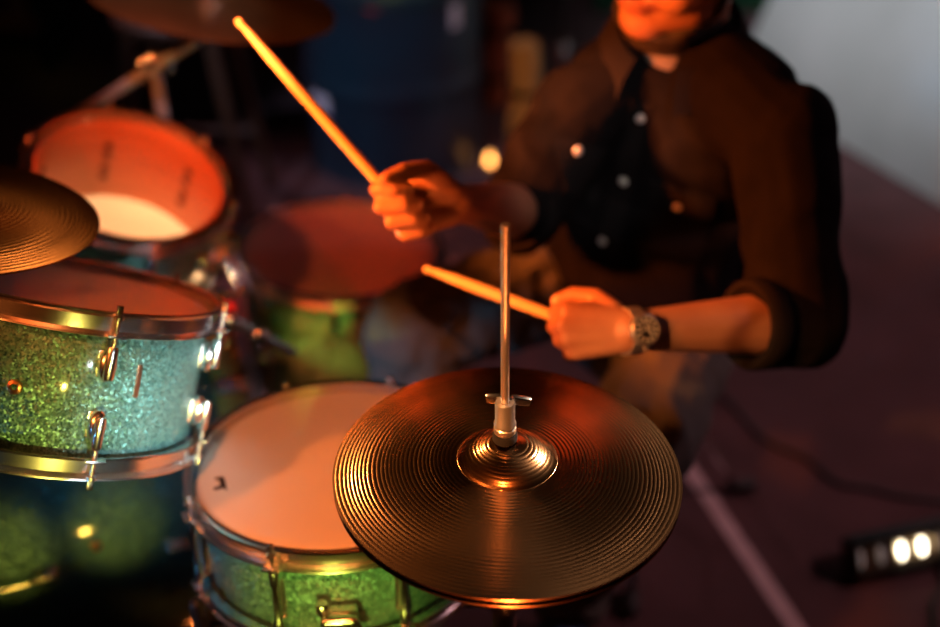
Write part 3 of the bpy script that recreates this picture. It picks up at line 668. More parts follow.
def torso(mb, k, z0=0.0, z1=1.0, grow=0.0):
    rings = []
    spec = [(-0.10, .150, .115), (0.0, .170, .135), (0.15, .168, .132), (0.35, .165, .128), (0.55, .172, .130), (0.72, .172, .122), (0.84, .150, .105), (0.93, .105, .082), (1.0, .068, .064)]
    for t, a, b in spec:
        if t < z0-1e-6 or t > z1+1e-6: continue
        c = hips.lerp(neck, t) + V((-0.02, -0.02, 0))*math.sin(max(0, t)*PI)*-1.0
        axis = (neck-hips).normalized(); sx = (side - axis*side.dot(axis)).normalized(); fy = axis.cross(sx)
        rings.append((c, sx, fy, a*k+grow, b*k+grow))
    mb.loft(rings)
TA = (neck-hips).normalized(); TS = (side - TA*side.dot(TA)).normalized(); TF = TS.cross(TA)   # forward of the chest
if TF.y > 0: TF = -TF

def hand(mb, wr, d, back, left, curls, thumb, store, k=1.0):
    d = V(d).normalized(); back = V(back); back = (back - d*back.dot(d)).normalized()
    t = d.cross(back) if left else back.cross(d)        # towards the thumb
    t.normalize()
    def P(a, b, c): return wr + (d*a + t*b + back*c)*k
    mcp = [P(.088, .029, 0), P(.093, .009, .003), P(.088, -.011, .001), P(.078, -.029, -.004)]
    for i, m_ in enumerate(mcp):
        mb.capsule(P(0.004, (.014, .005, -.006, -.015)[i], 0), m_, (.0165, .0165, .0155, .0145)[i], (.0125, .0125, .0118, .0108)[i])
    mb.capsule(P(0.012, .016, -.012), P(.060, .030, -.012), .017, .013)
    mb.capsule(P(0.012, -.014, -.010), P(.060, -.026, -.012), .014, .012)
    ph = [(.043, .026, .020), (.047, .030, .021), (.044, .028, .020), (.034, .021, .018)]
    rr = [.0096, .0098, .0092, .0082]
    for i, m_ in enumerate(mcp):
        p = m_; an = 0; pts = [p]; sp = (0.05, 0.0, -0.05, -0.11)[i]
        for j in range(3):
            an += math.radians(curls[i][j])
            dv_ = d*math.cos(an) - back*math.sin(an) + t*sp*math.cos(an)
            p = p + dv_.normalized()*ph[i][j]*k; pts.append(p)
        r0 = rr[i]
        mb.chain(pts, [r0*1.12, r0*1.03, r0*.95, r0*.82])
        store.append(('finger', i, pts, back, d, t))
    p = P(.022, .027, -.010); pts = [p]
    for (a, b, c, L) in thumb:
        p = p + (d*a + t*b + back*c).normalized()*L*k; pts.append(p)
    mb.chain(pts, [.0165, .0125, .0112, .0090]); store.append(('thumb', 9, pts, back, d, t))
    return d, back, t, mcp

# drumstick lines: grip point, tip
gR = at(392, 197, 1.405); tipR = at(237, 19, 1.43)
gL = at(556, 317, 1.412); tipL = at(424, 268, 1.49)
body = MB(); info = []
torso(body, 0.90)
body.capsule(neck - TA*0.05, hp_(0, -0.018, -0.055), .068, .064)
for s, (sh_, el_, wr_) in ((1, (shL, elL, wrL)), (-1, (shR, elR, wrR))):
    body.capsule(hips.lerp(neck, .86) + side*s*0.06, sh_, .062, .060)
    body.capsule(sh_, el_, .056, .042)
    m1 = el_.lerp(wr_, 0.28)
    body.chain([el_, m1, el_.lerp(wr_, .75), wr_], [.038, .040, .030, .0245])
for hp0, kn, an, to in ((hipL, knL, anL, toL), (hipR, knR, anR, toR)):
    body.capsule(hp0, kn, .086, .056); body.chain([kn, kn.lerp(an, .3), an], [.055, .052, .036])
    body.capsule(an - V((0, 0, .03)), to + V((0, 0, -0.01)), .034, .026)
body.ell(frame(hips, TA, side), (.15, .11, .12))
# right hand: palm towards the camera, thumb on top
dR = (at(372, 212, 1.40) - wrR); backR = (at(410, 205, 1.42)-CAM).normalized()*1.0 + V((0, 0, 0.10))
hand(body, wrR, dR, backR, False, [(48, 82, 45), (62, 86, 48), (70, 86, 48), (76, 84, 46)], [(0.62, 0.52, -0.55, .042), (0.98, 0.02, -0.25, .036), (0.95, -0.25, -0.25, .028)], info)
# left hand: back towards the camera
dL = (at(556, 332, 1.352) - wrL); backL = (CAM - at(590, 330, 1.36)).normalized() + V((0, -0.15, 0.15))
hand(body, wrL, dL, backL, True, [(72, 66, 40), (78, 76, 45), (80, 80, 45), (82, 82, 45)], [(0.50, 0.55, -0.60, .040), (0.88, 0.15, -0.45, .034), (0.90, -0.30, -0.30, .026)], info, 0.87)
# head
def HE(c, r, rot=None): body.ell(HDM @ tr(*c) @ (rot or Matrix.Identity(4)), r)
HE((0, -0.016, 0.036), (.076, .094, .086)); HE((0, 0.016, -0.024), (.070, .070, .088)); HE((0, 0.024, -0.066), (.065, .058, .050))
HE((0, 0.064, -0.097), (.030, .024, .022))
for s in (-1, 1):
    HE((s*.036, .056, -.034), (.028, .026, .030)); HE((s*.046, .018, -.072), (.022, .042, .030), rx(math.radians(20)))
    body.capsule(hp_(s*.012, .082, .028), hp_(s*.048, .066, .028), .012, .009)
    HE((s*.030, .0695, .0075), (.0175, .0135, .0135))
    body.capsule(hp_(s*.017, .079, .0125), hp_(s*.044, .074, .0115), .0050, .0048); body.capsule(hp_(s*.017, .077, -.002), hp_(s*.043, .073, -.001), .0036, .0034)
    HE((s*.015, .095, -.024), (.0095, .012, .009))
    # ear
    HE((s*.078, -.006, -.004), (.007, .019, .030), rz(s*0.35)); body.chain([hp_(s*.083, -.020, -.012), hp_(s*.088, -.022, .012), hp_(s*.085, -.006, .026), hp_(s*.079, .007, .014)], [.0045]*4, 8)
    body.capsule(hp_(s*.079, .002, -.026), hp_(s*.080, -.004, -.031), .0065, .006)
    body.capsule(hp_(s*.022, .076, -.046), hp_(s*.034, .062, -.064), .010, .009)
body.capsule(hp_(0, .082, .024), hp_(0, .108, -.016), .0085, .0125); body.capsule(hp_(0, .108, -.018), hp_(0, .098, -.024), .012, .011)
lipu = [hp_(-.029, .074, -.050), hp_(-.014, .087, -.052), hp_(0, .090, -.053), hp_(.014, .087, -.052), hp_(.029, .074, -.050)]
lipl = [hp_(-.027, .073, -.054), hp_(-.013, .084, -.065), hp_(0, .087, -.067), hp_(.013, .084, -.065), hp_(.027, .073, -.054)]
body.chain(lipu, [.0040, .0055, .0058, .0055, .0040], 10); body.chain(lipl, [.004, .0062, .0068, .0062, .004], 10)
for v_ in range(len(body.v)): body.v[v_] = tuple(pin @ V(body.v[v_]))
bme = remeshed(body, 'body', [M['skin'], M['lips'], M['nail']], 0.0036, 3, 0.5)
# soften the lower face and cheeks, leaving lips, nose, ears and eyes crisp
bmh = bmesh.new(); bmh.from_mesh(bme); HI = (pin @ HDM).inverted()
soft = []
for v in bmh.verts:
    q = HI @ v.co
    if -0.14 < q.z < 0.09 and abs(q.x) < 0.074 and -0.03 < q.y < 0.13:
        nose = abs(q.x) < 0.028 and -0.036 < q.z < 0.03 and q.y > 0.07
        mouth = abs(q.x) < 0.036 and -0.075 < q.z < -0.042 and q.y > 0.06
        eye = abs(abs(q.x)-0.030) < 0.020 and -0.008 < q.z < 0.020 and q.y > 0.06
        if not (nose or mouth or eye): soft.append(v)
for _ in range(22): bmesh.ops.smooth_vert(bmh, verts=soft, factor=0.5, use_axis_x=True, use_axis_y=True, use_axis_z=True)
bmh.to_mesh(bme); bmh.free()
# lips and nails picked by distance
lp = [pin @ p for p in lipu+lipl]
def segd(p, a, b):
    ab = b-a; t = max(0, min(1, (p-a).dot(ab)/max(ab.length_squared, 1e-9))); return (p-(a+ab*t)).length
lips_s = [(pin @ lipu[i], pin @ lipu[i+1]) for i in range(4)] + [(pin @ lipl[i], pin @ lipl[i+1]) for i in range(4)]
tips = []
for kind, i, pts, bk_, d_, t_ in info:
    a_, b_ = pts[-2], pts[-1]; dv_ = (b_-a_).normalized()
    pr = (pts[-2]-pts[-3]).normalized(); nrm = (pr - dv_*pr.dot(dv_))
    nrm = nrm.normalized() if (nrm.length > 0.05 and kind == 'finger') else ((bk_ + t_*0.8) - dv_*(bk_ + t_*0.8).dot(dv_)).normalized()
    tips.append(pin @ (b_ + nrm*0.009 + dv_*0.003))
lc = pin @ hp_(0, .09, -.06)
idx = [0]*len(bme.polygons)
for p in bme.polygons:
    c = p.center
    if (c-lc).length < 0.045 and min(segd(c, a_, b_) for a_, b_ in lips_s) < 0.0072: idx[p.index] = 1
    elif any((c-t_).length < 0.0072 for t_ in tips): idx[p.index] = 2
bme.polygons.foreach_set('material_index', idx)
part('body', bme, per)

# ---- shirt
shm = MB()
torso(shm, 1.0, grow=0.006)
rings = []
for s, (sh_, el_, wr_, cut) in ((1, (shL, elL, wrL, 0.30)), (-1, (shR, elR, wrR, 0.10))):
    shm.capsule(hips.lerp(neck, .84) + side*s*0.05, sh_, .074, .070); shm.capsule(hips.lerp(neck, .95) + side*s*0.045, sh_, .062, .074)
    shm.chain([sh_, sh_.lerp(el_, .5), el_], [.070, .068, .064])
    end = el_.lerp(wr_, cut)
    shm.tube([el_.lerp(wr_, -0.02), el_.lerp(wr_, cut*0.5), end], [.060, .058, .054 if s > 0 else .056], 24)
    rings.append((end, (wr_-el_).normalized(), .0555 if s > 0 else .057))
shm.capsule(elL + V((0.012, 0.02, -0.02)), elL.lerp(wrL, .15) + V((0.01, 0.02, -0.03)), .06, .05)     # hanging cloth at the elbow
shm.loft([(hips - TA*0.14, TS, TA.cross(TS), .185, .155), (hips + TF*0.02, TS, TA.cross(TS), .195, .185), (hips + TA*0.1 + TF*0.03, TS, TA.cross(TS), .190, .180), (hips + TA*0.24 + TF*0.02, TS, TA.cross(TS), .182, .155)])
for i in range(len(shm.v)): shm.v[i] = tuple(pin @ V(shm.v[i]))
sme = remeshed(shm, 'shirt', [M['shirt']], 0.0055, 5, 0.5)
sme.calc_loop_triangles()
nrm = [v.normal.copy() for v in sme.vertices]
for v, n_ in zip(sme.vertices, nrm):
    p = v.co*1.0
    q = V((p.x*9, p.y*9, p.z*5)); wv = noise.noise(q + noise.noise_vector(p*6)*1.4)
    w2 = noise.noise(V((p.x*26, p.y*26, p.z*14)))
    v.co = v.co + n_*(0.010*(abs(wv)**0.7*math.copysign(1, wv)) + 0.0022*w2)
sme.update()
shirt = part('shirt', sme, per)
iS = per.matrix_world.inverted() if False else pin
bvh = BVHTree.FromPolygons([v.co.copy() for v in sme.vertices], [tuple(p.vertices) for p in sme.polygons])
def hit(px, py, lift=0.0):
    o = pin @ CAM; r = ray(px, py).normalized()
    loc, n_, _, _ = bvh.ray_cast(o, r)
    if loc is None: return None, None
    if n_.dot(r) > 0: n_ = -n_
    return loc + n_*lift, n_
for c, dv_, r0 in rings:      # turned-up sleeve ends
    fr_ = frame(pin @ c, dv_, (0, 0, 1))
    part('cuff', MB().lathe([(r0-.010, -.020), (r0+.001, -.024), (r0+.005, -.018), (r0+.0045, .006), (r0+.001, .011), (r0-.005, .010), (r0-.010, .004)], 40, fr_, closed=True).mesh('cuff', M['shirt2']), shirt)
def patch(name, poly_fn, nu, nv, th, m, parent=shirt, lift=0.001):
    """grid laid on the shirt surface with real thickness"""
    g = []; ok = True
    for j in range(nv+1):
        for i in range(nu+1):
            px, py = poly_fn(i/nu, j/nv); l, n_ = hit(px, py)
            if l is None: ok = False; l, n_ = V((0, 0, 0)), V((0, 0, 1))
            g.append((l, n_))
    if not ok: return None
    # limit steps in depth so the patch stays one sheet
    vs = [l+n_*(lift+th) for l, n_ in g] + [l-n_*0.002 for l, n_ in g]; N = len(g); W = nu+1
    fs = []
    for j in range(nv):
        for i in range(nu):
            a_ = j*W+i; fs += [(a_, a_+1, a_+W+1, a_+W), (N+a_, N+a_+W, N+a_+W+1, N+a_+1)]
    for i in range(nu): fs += [(i, N+i, N+i+1, i+1), (nv*W+i, nv*W+i+1, N+nv*W+i+1, N+nv*W+i)]
    for j in range(nv): fs += [(j*W, (j+1)*W, N+(j+1)*W, N+j*W), (j*W+nu, N+j*W+nu, N+(j+1)*W+nu, (j+1)*W+nu)]
    return part(name, MB().add(vs, fs).mesh(name, m), parent)
def quad(c0, c1, c2, c3):
    return lambda u, v: ((c0[0]*(1-u)+c1[0]*u)*(1-v) + (c3[0]*(1-u)+c2[0]*u)*v, (c0[1]*(1-u)+c1[1]*u)*(1-v) + (c3[1]*(1-u)+c2[1]*u)*v)
patch('placket', quad((632, 100), (652, 103), (616, 262), (594, 256)), 4, 22, 0.0022, M['shirt2'])
patch('pocket', quad((556, 152), (604, 160), (596, 205), (566, 192)), 8, 8, 0.0018, M['shirt2'])
patch('pocket_flap', quad((553, 136), (608, 150), (604, 168), (556, 156)), 10, 4, 0.0040, M['shirt2'])
patch('pocket', quad((652, 192), (712, 212), (700, 262), (650, 248)), 8, 8, 0.0018, M['shirt2'])
patch('pocket_flap', quad((650, 178), (716, 198), (712, 218), (650, 202)), 10, 4, 0.0040, M['shirt2'])
snapm = MB().lathe([(0.0001, 0.0040), (0.004, 0.0038), (0.0062, 0.0024), (0.0070, 0.0005), (0.0070, -0.0015)], 20).mesh('shirt_button', M['snap'])
for px, py in ((641, 117), (625, 180), (604, 240), (678, 205), (577, 150)):
    l, n_ = hit(px, py, 0.0045)
    if l: part('shirt_button', snapm, shirt, frame(l, n_, (0, 0, 1)))
# collar: two leaves around an open neck
def pc_(v): return pin @ V(v)
cb = MB()
for s in (-1, 1):
    g = []; N = 14
    for j in range(4):
        for i in range(N+1):
            a_ = math.radians(20 + 155*i/N)*s        # from the front round to the back
            r0 = 0.076 + (0.0, 0.012, 0.024, 0.036)[j]
            z0 = (0.042, 0.047, 0.022, -0.006)[j] - 0.028*(1-i/N)**2
            ln = 1.0 + (0.25 if j >= 2 else 0)*(1-i/N)**2*0.5
            dirv = TF*math.cos(a_) + TS*math.sin(a_)
            g.append(neck + dirv*r0*ln + TA*(z0 + 0.006))
    W = N+1; vs = [pc_(p) for p in g]; fs = [(j*W+i, j*W+i+1, (j+1)*W+i+1, (j+1)*W+i) for j in range(3) for i in range(N)]
    o = len(vs); c0 = pc_(neck); vs += [p + (c0-p).normalized()*0.003 for p in vs[:o]]; fs += [tuple(o+k for k in reversed(f)) for f in fs]
    for i in range(N): fs += [(i, o+i, o+i+1, i+1), (3*W+i, 3*W+i+1, o+3*W+i+1, o+3*W+i)]
    for j in range(3): fs += [(j*W, (j+1)*W, o+(j+1)*W, o+j*W), (j*W+N, o+j*W+N, o+(j+1)*W+N, (j+1)*W+N)]
    cb.add(vs, fs)
part('collar', cb.mesh('collar', M['shirt2']), shirt)
# undershirt showing in the open collar
ut = MB().ell(frame(pc_(neck + TF*0.042 + TA*0.006), (TF*0.7+TA*0.5), TS), (.036, .040, .020))
part('undershirt', ut.mesh('undershirt', M['tee']), per, label='grey undershirt at the open collar')

# ---- trousers
tm = MB()
tm.ell(frame(hips - TA*0.02, TA, side), (.172, .14, .13))
for hp0, kn, an in ((hipL, knL, anL), (hipR, knR, anR)):
    tm.chain([hp0, hp0.lerp(kn, .5), kn], [.105, .094, .082]); tm.chain([kn, kn.lerp(an, .4), an + V((0, 0, 0.0))], [.080, .070, .062])
for i in range(len(tm.v)): tm.v[i] = tuple(pin @ V(tm.v[i]))
tme = remeshed(tm, 'trousers', [M['jeans']], 0.006, 5, 0.5)
nrm = [v.normal.copy() for v in tme.vertices]
for v, n_ in zip(tme.vertices, nrm):
    p = v.co; wv = noise.noise(V((p.x*11, p.y*11, p.z*8)) + noise.noise_vector(p*7)*1.6)
    v.co = p + n_*(0.012*wv + 0.003*noise.noise(p*38))
part('trousers', tme, per)
# ---- shoes
for an, to in ((anL, toL), (anR, toR)):
    d_ = to-an; d_.z = 0; d_.normalize(); heel = an - d_*0.045; heel.z = to.z-0.02
    sm_ = MB().capsule(pc_(heel + V((0, 0, 0.02))), pc_(to + d_*0.03 + V((0, 0, 0))), .042, .036).capsule(pc_(an - V((0, 0, 0.02))), pc_(an.lerp(to, .5)), .046, .040)
    so = part('shoe', remeshed(sm_, 'shoe', [M['shoe']], 0.005, 4), per)
    f_ = frame(pc_((heel+to)*0.5 + d_*0.015 + V((0, 0, -0.030))), (0, 0, 1), d_)
    part('sole', MB().loft([(f_ @ V((0, 0, -0.012)), f_.to_3x3().col[0], f_.to_3x3().col[1], .150, .047), (f_ @ V((0, 0, 0.012)), f_.to_3x3().col[0], f_.to_3x3().col[1], .148, .046)]).mesh('sole', M['sole']), so)
# ---- hair, beard, eyes
hm3 = MB(); hm3.ell(HDM @ tr(0, -0.024, 0.052), (.083, .096, .084)); hm3.ell(HDM @ tr(0, -0.045, 0.0), (.076, .072, .07))
for i in range(len(hm3.v)): hm3.v[i] = tuple(pin @ V(hm3.v[i]))
hme = remeshed(hm3, 'hair', [M['hair']], 0.005, 3)
part('hair', hme, per)
bdm = MB()
bdm.ell(HDM @ tr(0, .030, -.108), (.058, .052, .020)); bdm.ell(HDM @ tr(0, .004, -.110), (.062, .045, .026)); bdm.ell(HDM @ tr(0, .030, -.128), (.050, .044, .018))  # throat lobes: beard that also stands in for shade under the jaw
bdm.chain([hp_(-.072, .000, -.030), hp_(-.066, .016, -.068), hp_(-.044, .046, -.098), hp_(0, .060, -.112), hp_(.044, .046, -.098), hp_(.066, .016, -.068), hp_(.072, .000, -.030)], [.005, .009, .013, .014, .013, .009, .005])
for i in range(len(bdm.v)): bdm.v[i] = tuple(pin @ V(bdm.v[i]))
part('beard_shade', remeshed(bdm, 'beard_shade', [M['beard_shade']], 0.003, 4), per)
for s in (-1, 1):
    e_ = part('eye', MB().ell(pin @ HDM @ tr(s*.030, .0740, .0045), (.0125, .0105, .0078)).mesh('eye', M['eye']), per)
    part('iris', MB().ell(pin @ HDM @ tr(s*.030, .0823, .0030), (.0048, .0030, .0048)).mesh('iris', M['iris']), e_)
    part('eyebrow', MB().chain([pin @ hp_(s*.012, .0895, .031), pin @ hp_(s*.030, .0835, .036), pin @ hp_(s*.050, .0690, .031)], [.0032, .0040, .0026], 8).mesh('eyebrow', M['hair']), per)
# ---- watch
wp = wrL.lerp(elL, 0.0); wd = (elL-wrL).normalized(); wb = (CAM-wp); wb = (wb - wd*wb.dot(wd)).normalized(); wb = (wb + V((0, -0.1, 0.1))).normalized()
WM = frame(pc_(wp), wd, wb)      # z along the arm, x out of the back of the wrist
wt = part('wristwatch', MB().lathe([(.0270, -.010), (.0300, -.010), (.0300, .010), (.0270, .010)], 40, WM, closed=True).mesh('wristwatch', M['steel']), per, label='chunky steel wristwatch with dark dial')
WF = WM @ tr(.0315, 0, 0) @ ry(PI/2)
part('watch_case', MB().lathe([(.0001, -.004), (.018, -.004), (.0205, -.001), (.0205, .004), (.0185, .0075), (.0165, .0080), (.0160, .0062), (.0001, .0062)], 40, WF).box((.006, .006, .005), WF @ tr(0, .022, .002), .001).mesh('watch_case', M['steel']), wt)
part('dial', MB().lathe([(.0001, .0066), (.0158, .0066), (.0158, .0050)], 36, WF).mesh('dial', M['dial']), wt)
ms = MB()
for k in range(12):
    a_ = 2*PI*k/12; ms.box((.0024, .0052, .0007), WF @ rz(a_) @ tr(0, .0126, .0072), 0)
ms.box((.0012, .0100, .0006), WF @ rz(0.7) @ tr(0, .0045, .0074), 0).box((.0015, .0075, .0006), WF @ rz(2.6) @ tr(0, .0035, .0074), 0)
for qx, qy in ((.0065, 0), (-.0065, 0), (0, -.0065)): ms.lathe([(.0026, .0070), (.0033, .0070), (.0033, .0078), (.0026, .0078)], 18, WF @ tr(qx, qy, 0), closed=True)
part('markers', ms.mesh('markers', M['snap'], False), wt)
# ring on the left hand
for kind, i, pts, bk_, d_, t_ in info[5:]:
    if kind == 'finger' and i == 3:
        c = pts[0].lerp(pts[1], .55) - bk_*0.0005; z_ = (pts[1]-pts[0])
        part('ring', MB().lathe([(.0095, -.003), (.0115, -.003), (.0119, 0), (.0115, .003), (.0095, .003)], 28, frame(pc_(c), z_, (0, 0, 1)), closed=True).mesh('ring', M['gold']), per)

# ---- drumsticks
def stick(label, grip, tip, butt):
    ax_ = (tip-grip).normalized(); o = grip - ax_*butt; L = (tip-o).length
    pr = [(.0001, 0), (.004, .0006), (.0065, .003), (.0073, .008), (.0073, L*.70), (.0066, L*.82), (.0046, L*.94), (.0034, L-.016), (.0036, L-.0125), (.0052, L-.008), (.0050, L-.004), (.0030, L-.0008), (.0001, L)]
    return solo('drumstick', MB().lathe(pr, 28).mesh('drumstick', M['hickory'], angle=60), label, 'drumstick', frame(o, ax_, (1, 0, 0)))
stick('pale wooden drumstick raised in the right hand, tip over the top cymbal', gR, tipR, 0.055)
stick('pale wooden drumstick in the watch-wearing left hand, pointing at the floor tom', gL, tipL, 0.072)

# ================================================================== LIGHT BAR ON THE FLOOR
pA, pB = onfloor(848, 579), onfloor(939, 559); bdv = (pB-pA).normalized(); Lb = 0.55
nb_ = V((bdv.y, -bdv.x, 0)); nb_ = (nb_ + V((0, 0, 0.55))).normalized()
LBM = frame(pA + V((0, 0, 0.052)) + bdv*Lb/2, nb_, bdv)      # x along, z out of the lamp face
bar = thing('light_bar', 'low black light bar on the carpet at lower right with two lit lamps', 'light', LBM)
W_ = 0.072
hs = MB().box((Lb, W_, 0.040), tr(0, 0, -0.022), 0.006)
for s in (-1, 1): hs.box((Lb, 0.006, 0.016), tr(0, s*(W_/2-0.003), 0.005), 0.002)
for s in (-1, 1): hs.box((0.006, W_, 0.016), tr(s*(Lb/2-0.003), 0, 0.005), 0.002)
part('housing', hs.mesh('housing', M['blackm']), bar)
part('reflector', MB().box((Lb-0.02, W_-0.036, 0.003), tr(0, 0, -0.001), 0.001).mesh('reflector', M['reflect']), bar)
gr = MB()
k = 0
x = -Lb/2+0.012
while x < Lb/2-0.01:
    for s in (-1, 1): gr.box((0.0045, 0.011, 0.005), tr(x, s*(W_/2-0.0125), 0.003), 0.001)
    x += 0.0095
part('vent_slots', gr.mesh('vent_slots', M['reflect'], False), bar, kind='stuff')
ln = MB().ell(Matrix.Identity(4), (0.0070, 0.0175, 0.006)).mesh('lamp_lens', M['lens']); ld = MB().ell(Matrix.Identity(4), (0.0070, 0.0175, 0.006)).mesh('lamp_lens', M['lensd'])
for i in range(11):
    x = -Lb/2 + 0.013 + i*0.0450
    part('lamp_lens', ln if i in (2, 3) else ld, bar, tr(x, 0, 0.004), label='brightly lit lamp' if i in (2, 3) else None)
    part('divider', MB().box((0.003, W_-0.034, 0.010), tr(x+0.0237, 0, 0.004), 0.001).mesh('divider', M['reflect']), bar)
cable('power_cable', [pA + bdv*0.20 + V((0, 0.03, 0.012)), onfloor(944, 580, 0.007), onfloor(934, 605, 0.007), onfloor(938, 640, 0.007), onfloor(960, 700, 0.007)], 0.0055, 'short black cable curling down from the lit light bar at lower right')

# ================================================================== BACKGROUND
# oil barrel
bc = V((-0.250, 3.40, 0))
brl = thing('barrel', 'tall dark navy ribbed barrel standing behind the kit', 'barrel', tr(*bc))
pr = [(0.0001, 0.012), (0.275, 0.012), (0.285, 0.0), (0.291, 0.006)]
for z0 in [i*0.022+0.02 for i in range(39)]:
    rib = 0.008*max(0, math.cos(min(abs(z0-0.30), 0.03)/0.03*PI/2)) + 0.008*max(0, math.cos(min(abs(z0-0.60), 0.03)/0.03*PI/2))
    pr.append((0.284+rib, z0))
pr += [(0.291, 0.872), (0.291, 0.885), (0.282, 0.885), (0.276, 0.868), (0.0001, 0.868)]
part('shell', MB().lathe(pr, 72).mesh('shell', M['barrel']), brl)
def curved_label(parent, R, a0, a1, z0, z1, m, name='label_sticker', lab=None):
    vs = []; fs = []; n = 8
    for i in range(n+1):
        a_ = a0+(a1-a0)*i/n
        for r in (R, R+0.0015):
            for z in (z0, z1): vs.append((r*math.sin(a_), -r*math.cos(a_), z))
    for i in range(n):
        o = i*4; q = o+4; fs += [(o+2, q+2, q+3, o+3), (o, o+1, q+1, q), (o+1, o+3, q+3, q+1), (o, q, q+2, o+2)]
    fs += [(0, 2, 3, 1), (n*4, n*4+1, n*4+3, n*4+2)]
    return part(name, MB().add(vs, fs).mesh(name, m), parent, label=lab)
def bar_at(px, py):
    a_ = math.asin(max(-1, min(1, (px-394)/93.0))); c = bc + V((0.285*math.sin(a_), -0.285*math.cos(a_), 0)); r = ray(px, py)
    t = (c.y)/r.y; return a_, CAM.z + r.z*t
for px, py, wa, hz, m, lab in ((322, 97, .17, .048, 'label', 'pale rectangular paper label'), (461, 16, .07, .036, 'label', 'small pinkish label'), (383, 4, .06, .025, 'redlabel', 'small red label')):
    a_, z = bar_at(px, py); st_ = curved_label(brl, 0.2862, a_-wa, a_+wa, z-hz, z+hz, M[m], lab=lab)
# pale sheet: curved backdrop at right
g = []; NU, NV = 28, 20
f0, f1 = onfloor(735, 82), onfloor(1010, 247)
def shp(u, v):
    # u along the floor line from far-left to near-right, v upward; left edge leans away to the right as it rises
    base = f0.lerp(f1, u); away = V((0.90, 0.42, 0)).normalized()
    h = 1.5*v
    lean_ = 0.75*v**1.25*(1-u)
    p = base + (f1-f0).normalized()*lean_*(-0.10) + away*(0.62*v**1.4 + lean_*0.55) + V((0, 0, h))
    fold = 0.014*math.sin(u*11+v*3.5)*min(1, v*3) + 0.008*math.sin(u*23-v*7)*v
    return p + V((-0.9, -0.42, 0))*fold
vs = []
for j in range(NV+1):
    for i in range(NU+1): vs.append(shp(i/NU, j/NV) + V((0, 0, 0.004)))
W = NU+1; N = len(vs); vs += [p + V((0.012, 0.006, 0)) for p in vs]
fs = []
for j in range(NV):
    for i in range(NU): a_ = j*W+i; fs += [(a_, a_+1, a_+W+1, a_+W), (N+a_, N+a_+W, N+a_+W+1, N+a_+1)]
for i in range(NU): fs += [(i, N+i, N+i+1, i+1), (NV*W+i, NV*W+i+1, N+NV*W+i+1, N+NV*W+i)]
for j in range(NV): fs += [(j*W, (j+1)*W, N+(j+1)*W, N+j*W), (j*W+NU, N+j*W+NU, N+(j+1)*W+NU, (j+1)*W+NU)]
solo('canvas_backdrop', MB().add(vs, fs).mesh('canvas_backdrop', M['sheet']), 'large pale grey canvas sheet sloping down to the carpet at upper right', 'backdrop')
# green curtain behind it
vs = []; NU = 60
for i in range(NU+1):
    x = 0.55 + 2.3*i/NU; y = 4.75 + 0.035*math.sin(i*1.15) + 0.02*math.sin(i*0.37)
    for dy in (0, 0.006):
        for z in (0.02, 2.6): vs.append((x, y+dy, z))
fs = []
for i in range(NU):
    o = i*4; q = o+4; fs += [(o, q, q+1, o+1), (o+2, o+3, q+3, q+2), (o+1, q+1, q+3, o+3), (o, o+2, q+2, q)]
fs += [(0, 1, 3, 2), (NU*4, NU*4+2, NU*4+3, NU*4+1)]
solo('curtain', MB().add(vs, fs).mesh('curtain', M['green']), 'dark green pleated curtain hanging behind the drummer and the pale sheet', 'curtain')
# low shelf with books at top left
sp_ = at(12, 32, 4.15)
shf = thing('bookshelf', 'low pine shelf holding books at the far top left corner', 'shelf', tr(sp_.x-0.35, sp_.y, 0))
zt = sp_.z+0.05
part('shelf_board', MB().box((0.90, 0.30, 0.050), tr(0, 0.15, zt-0.025), 0.004).mesh('shelf_board', M['shelf']), shf)
part('shelf_board', MB().box((0.90, 0.30, 0.03), tr(0, 0.15, zt+0.38), 0.004).mesh('shelf_board', M['shelf']), shf)
for s in (-1, 1): part('side_panel', MB().box((0.02, 0.30, zt+0.39), tr(s*0.44, 0.155, (zt+0.39)/2), 0.003).mesh('side_panel', M['blackm']), shf)
part('back_panel', MB().box((0.88, 0.01, zt+0.38), tr(0, 0.30, (zt+0.38)/2), 0.0).mesh('back_panel', M['blackm'], False), shf)
bx = 0.34+0.35+sp_.x-0.35
def book(x, wdt, h, m, tilt, label):
    rt_ = thing('book', label, 'book', tr(x, sp_.y+0.03, zt+0.0016) @ ry(tilt), 'books on the far shelf')
    part('cover', MB().box((wdt, 0.15, h), tr(0, 0.08, h/2), 0.002).mesh('cover', M[m]), rt_)
    part('pages', MB().box((wdt*0.7, 0.145, h*0.97), tr(0, 0.083, h/2+0.0045), 0.0).mesh('pages', M['page'], False), rt_)
x0 = sp_.x - 0.35
book(x0+0.400, 0.030, 0.24, 'bookp', -0.03, 'pale tan book at the right end of the far shelf')
book(x0+0.352, 0.036, 0.25, 'bookp', -0.02, 'pale tan book beside the maroon one on the far shelf')
book(x0+0.305, 0.040, 0.22, 'bookr', 0.0, 'maroon book further left on the far shelf')
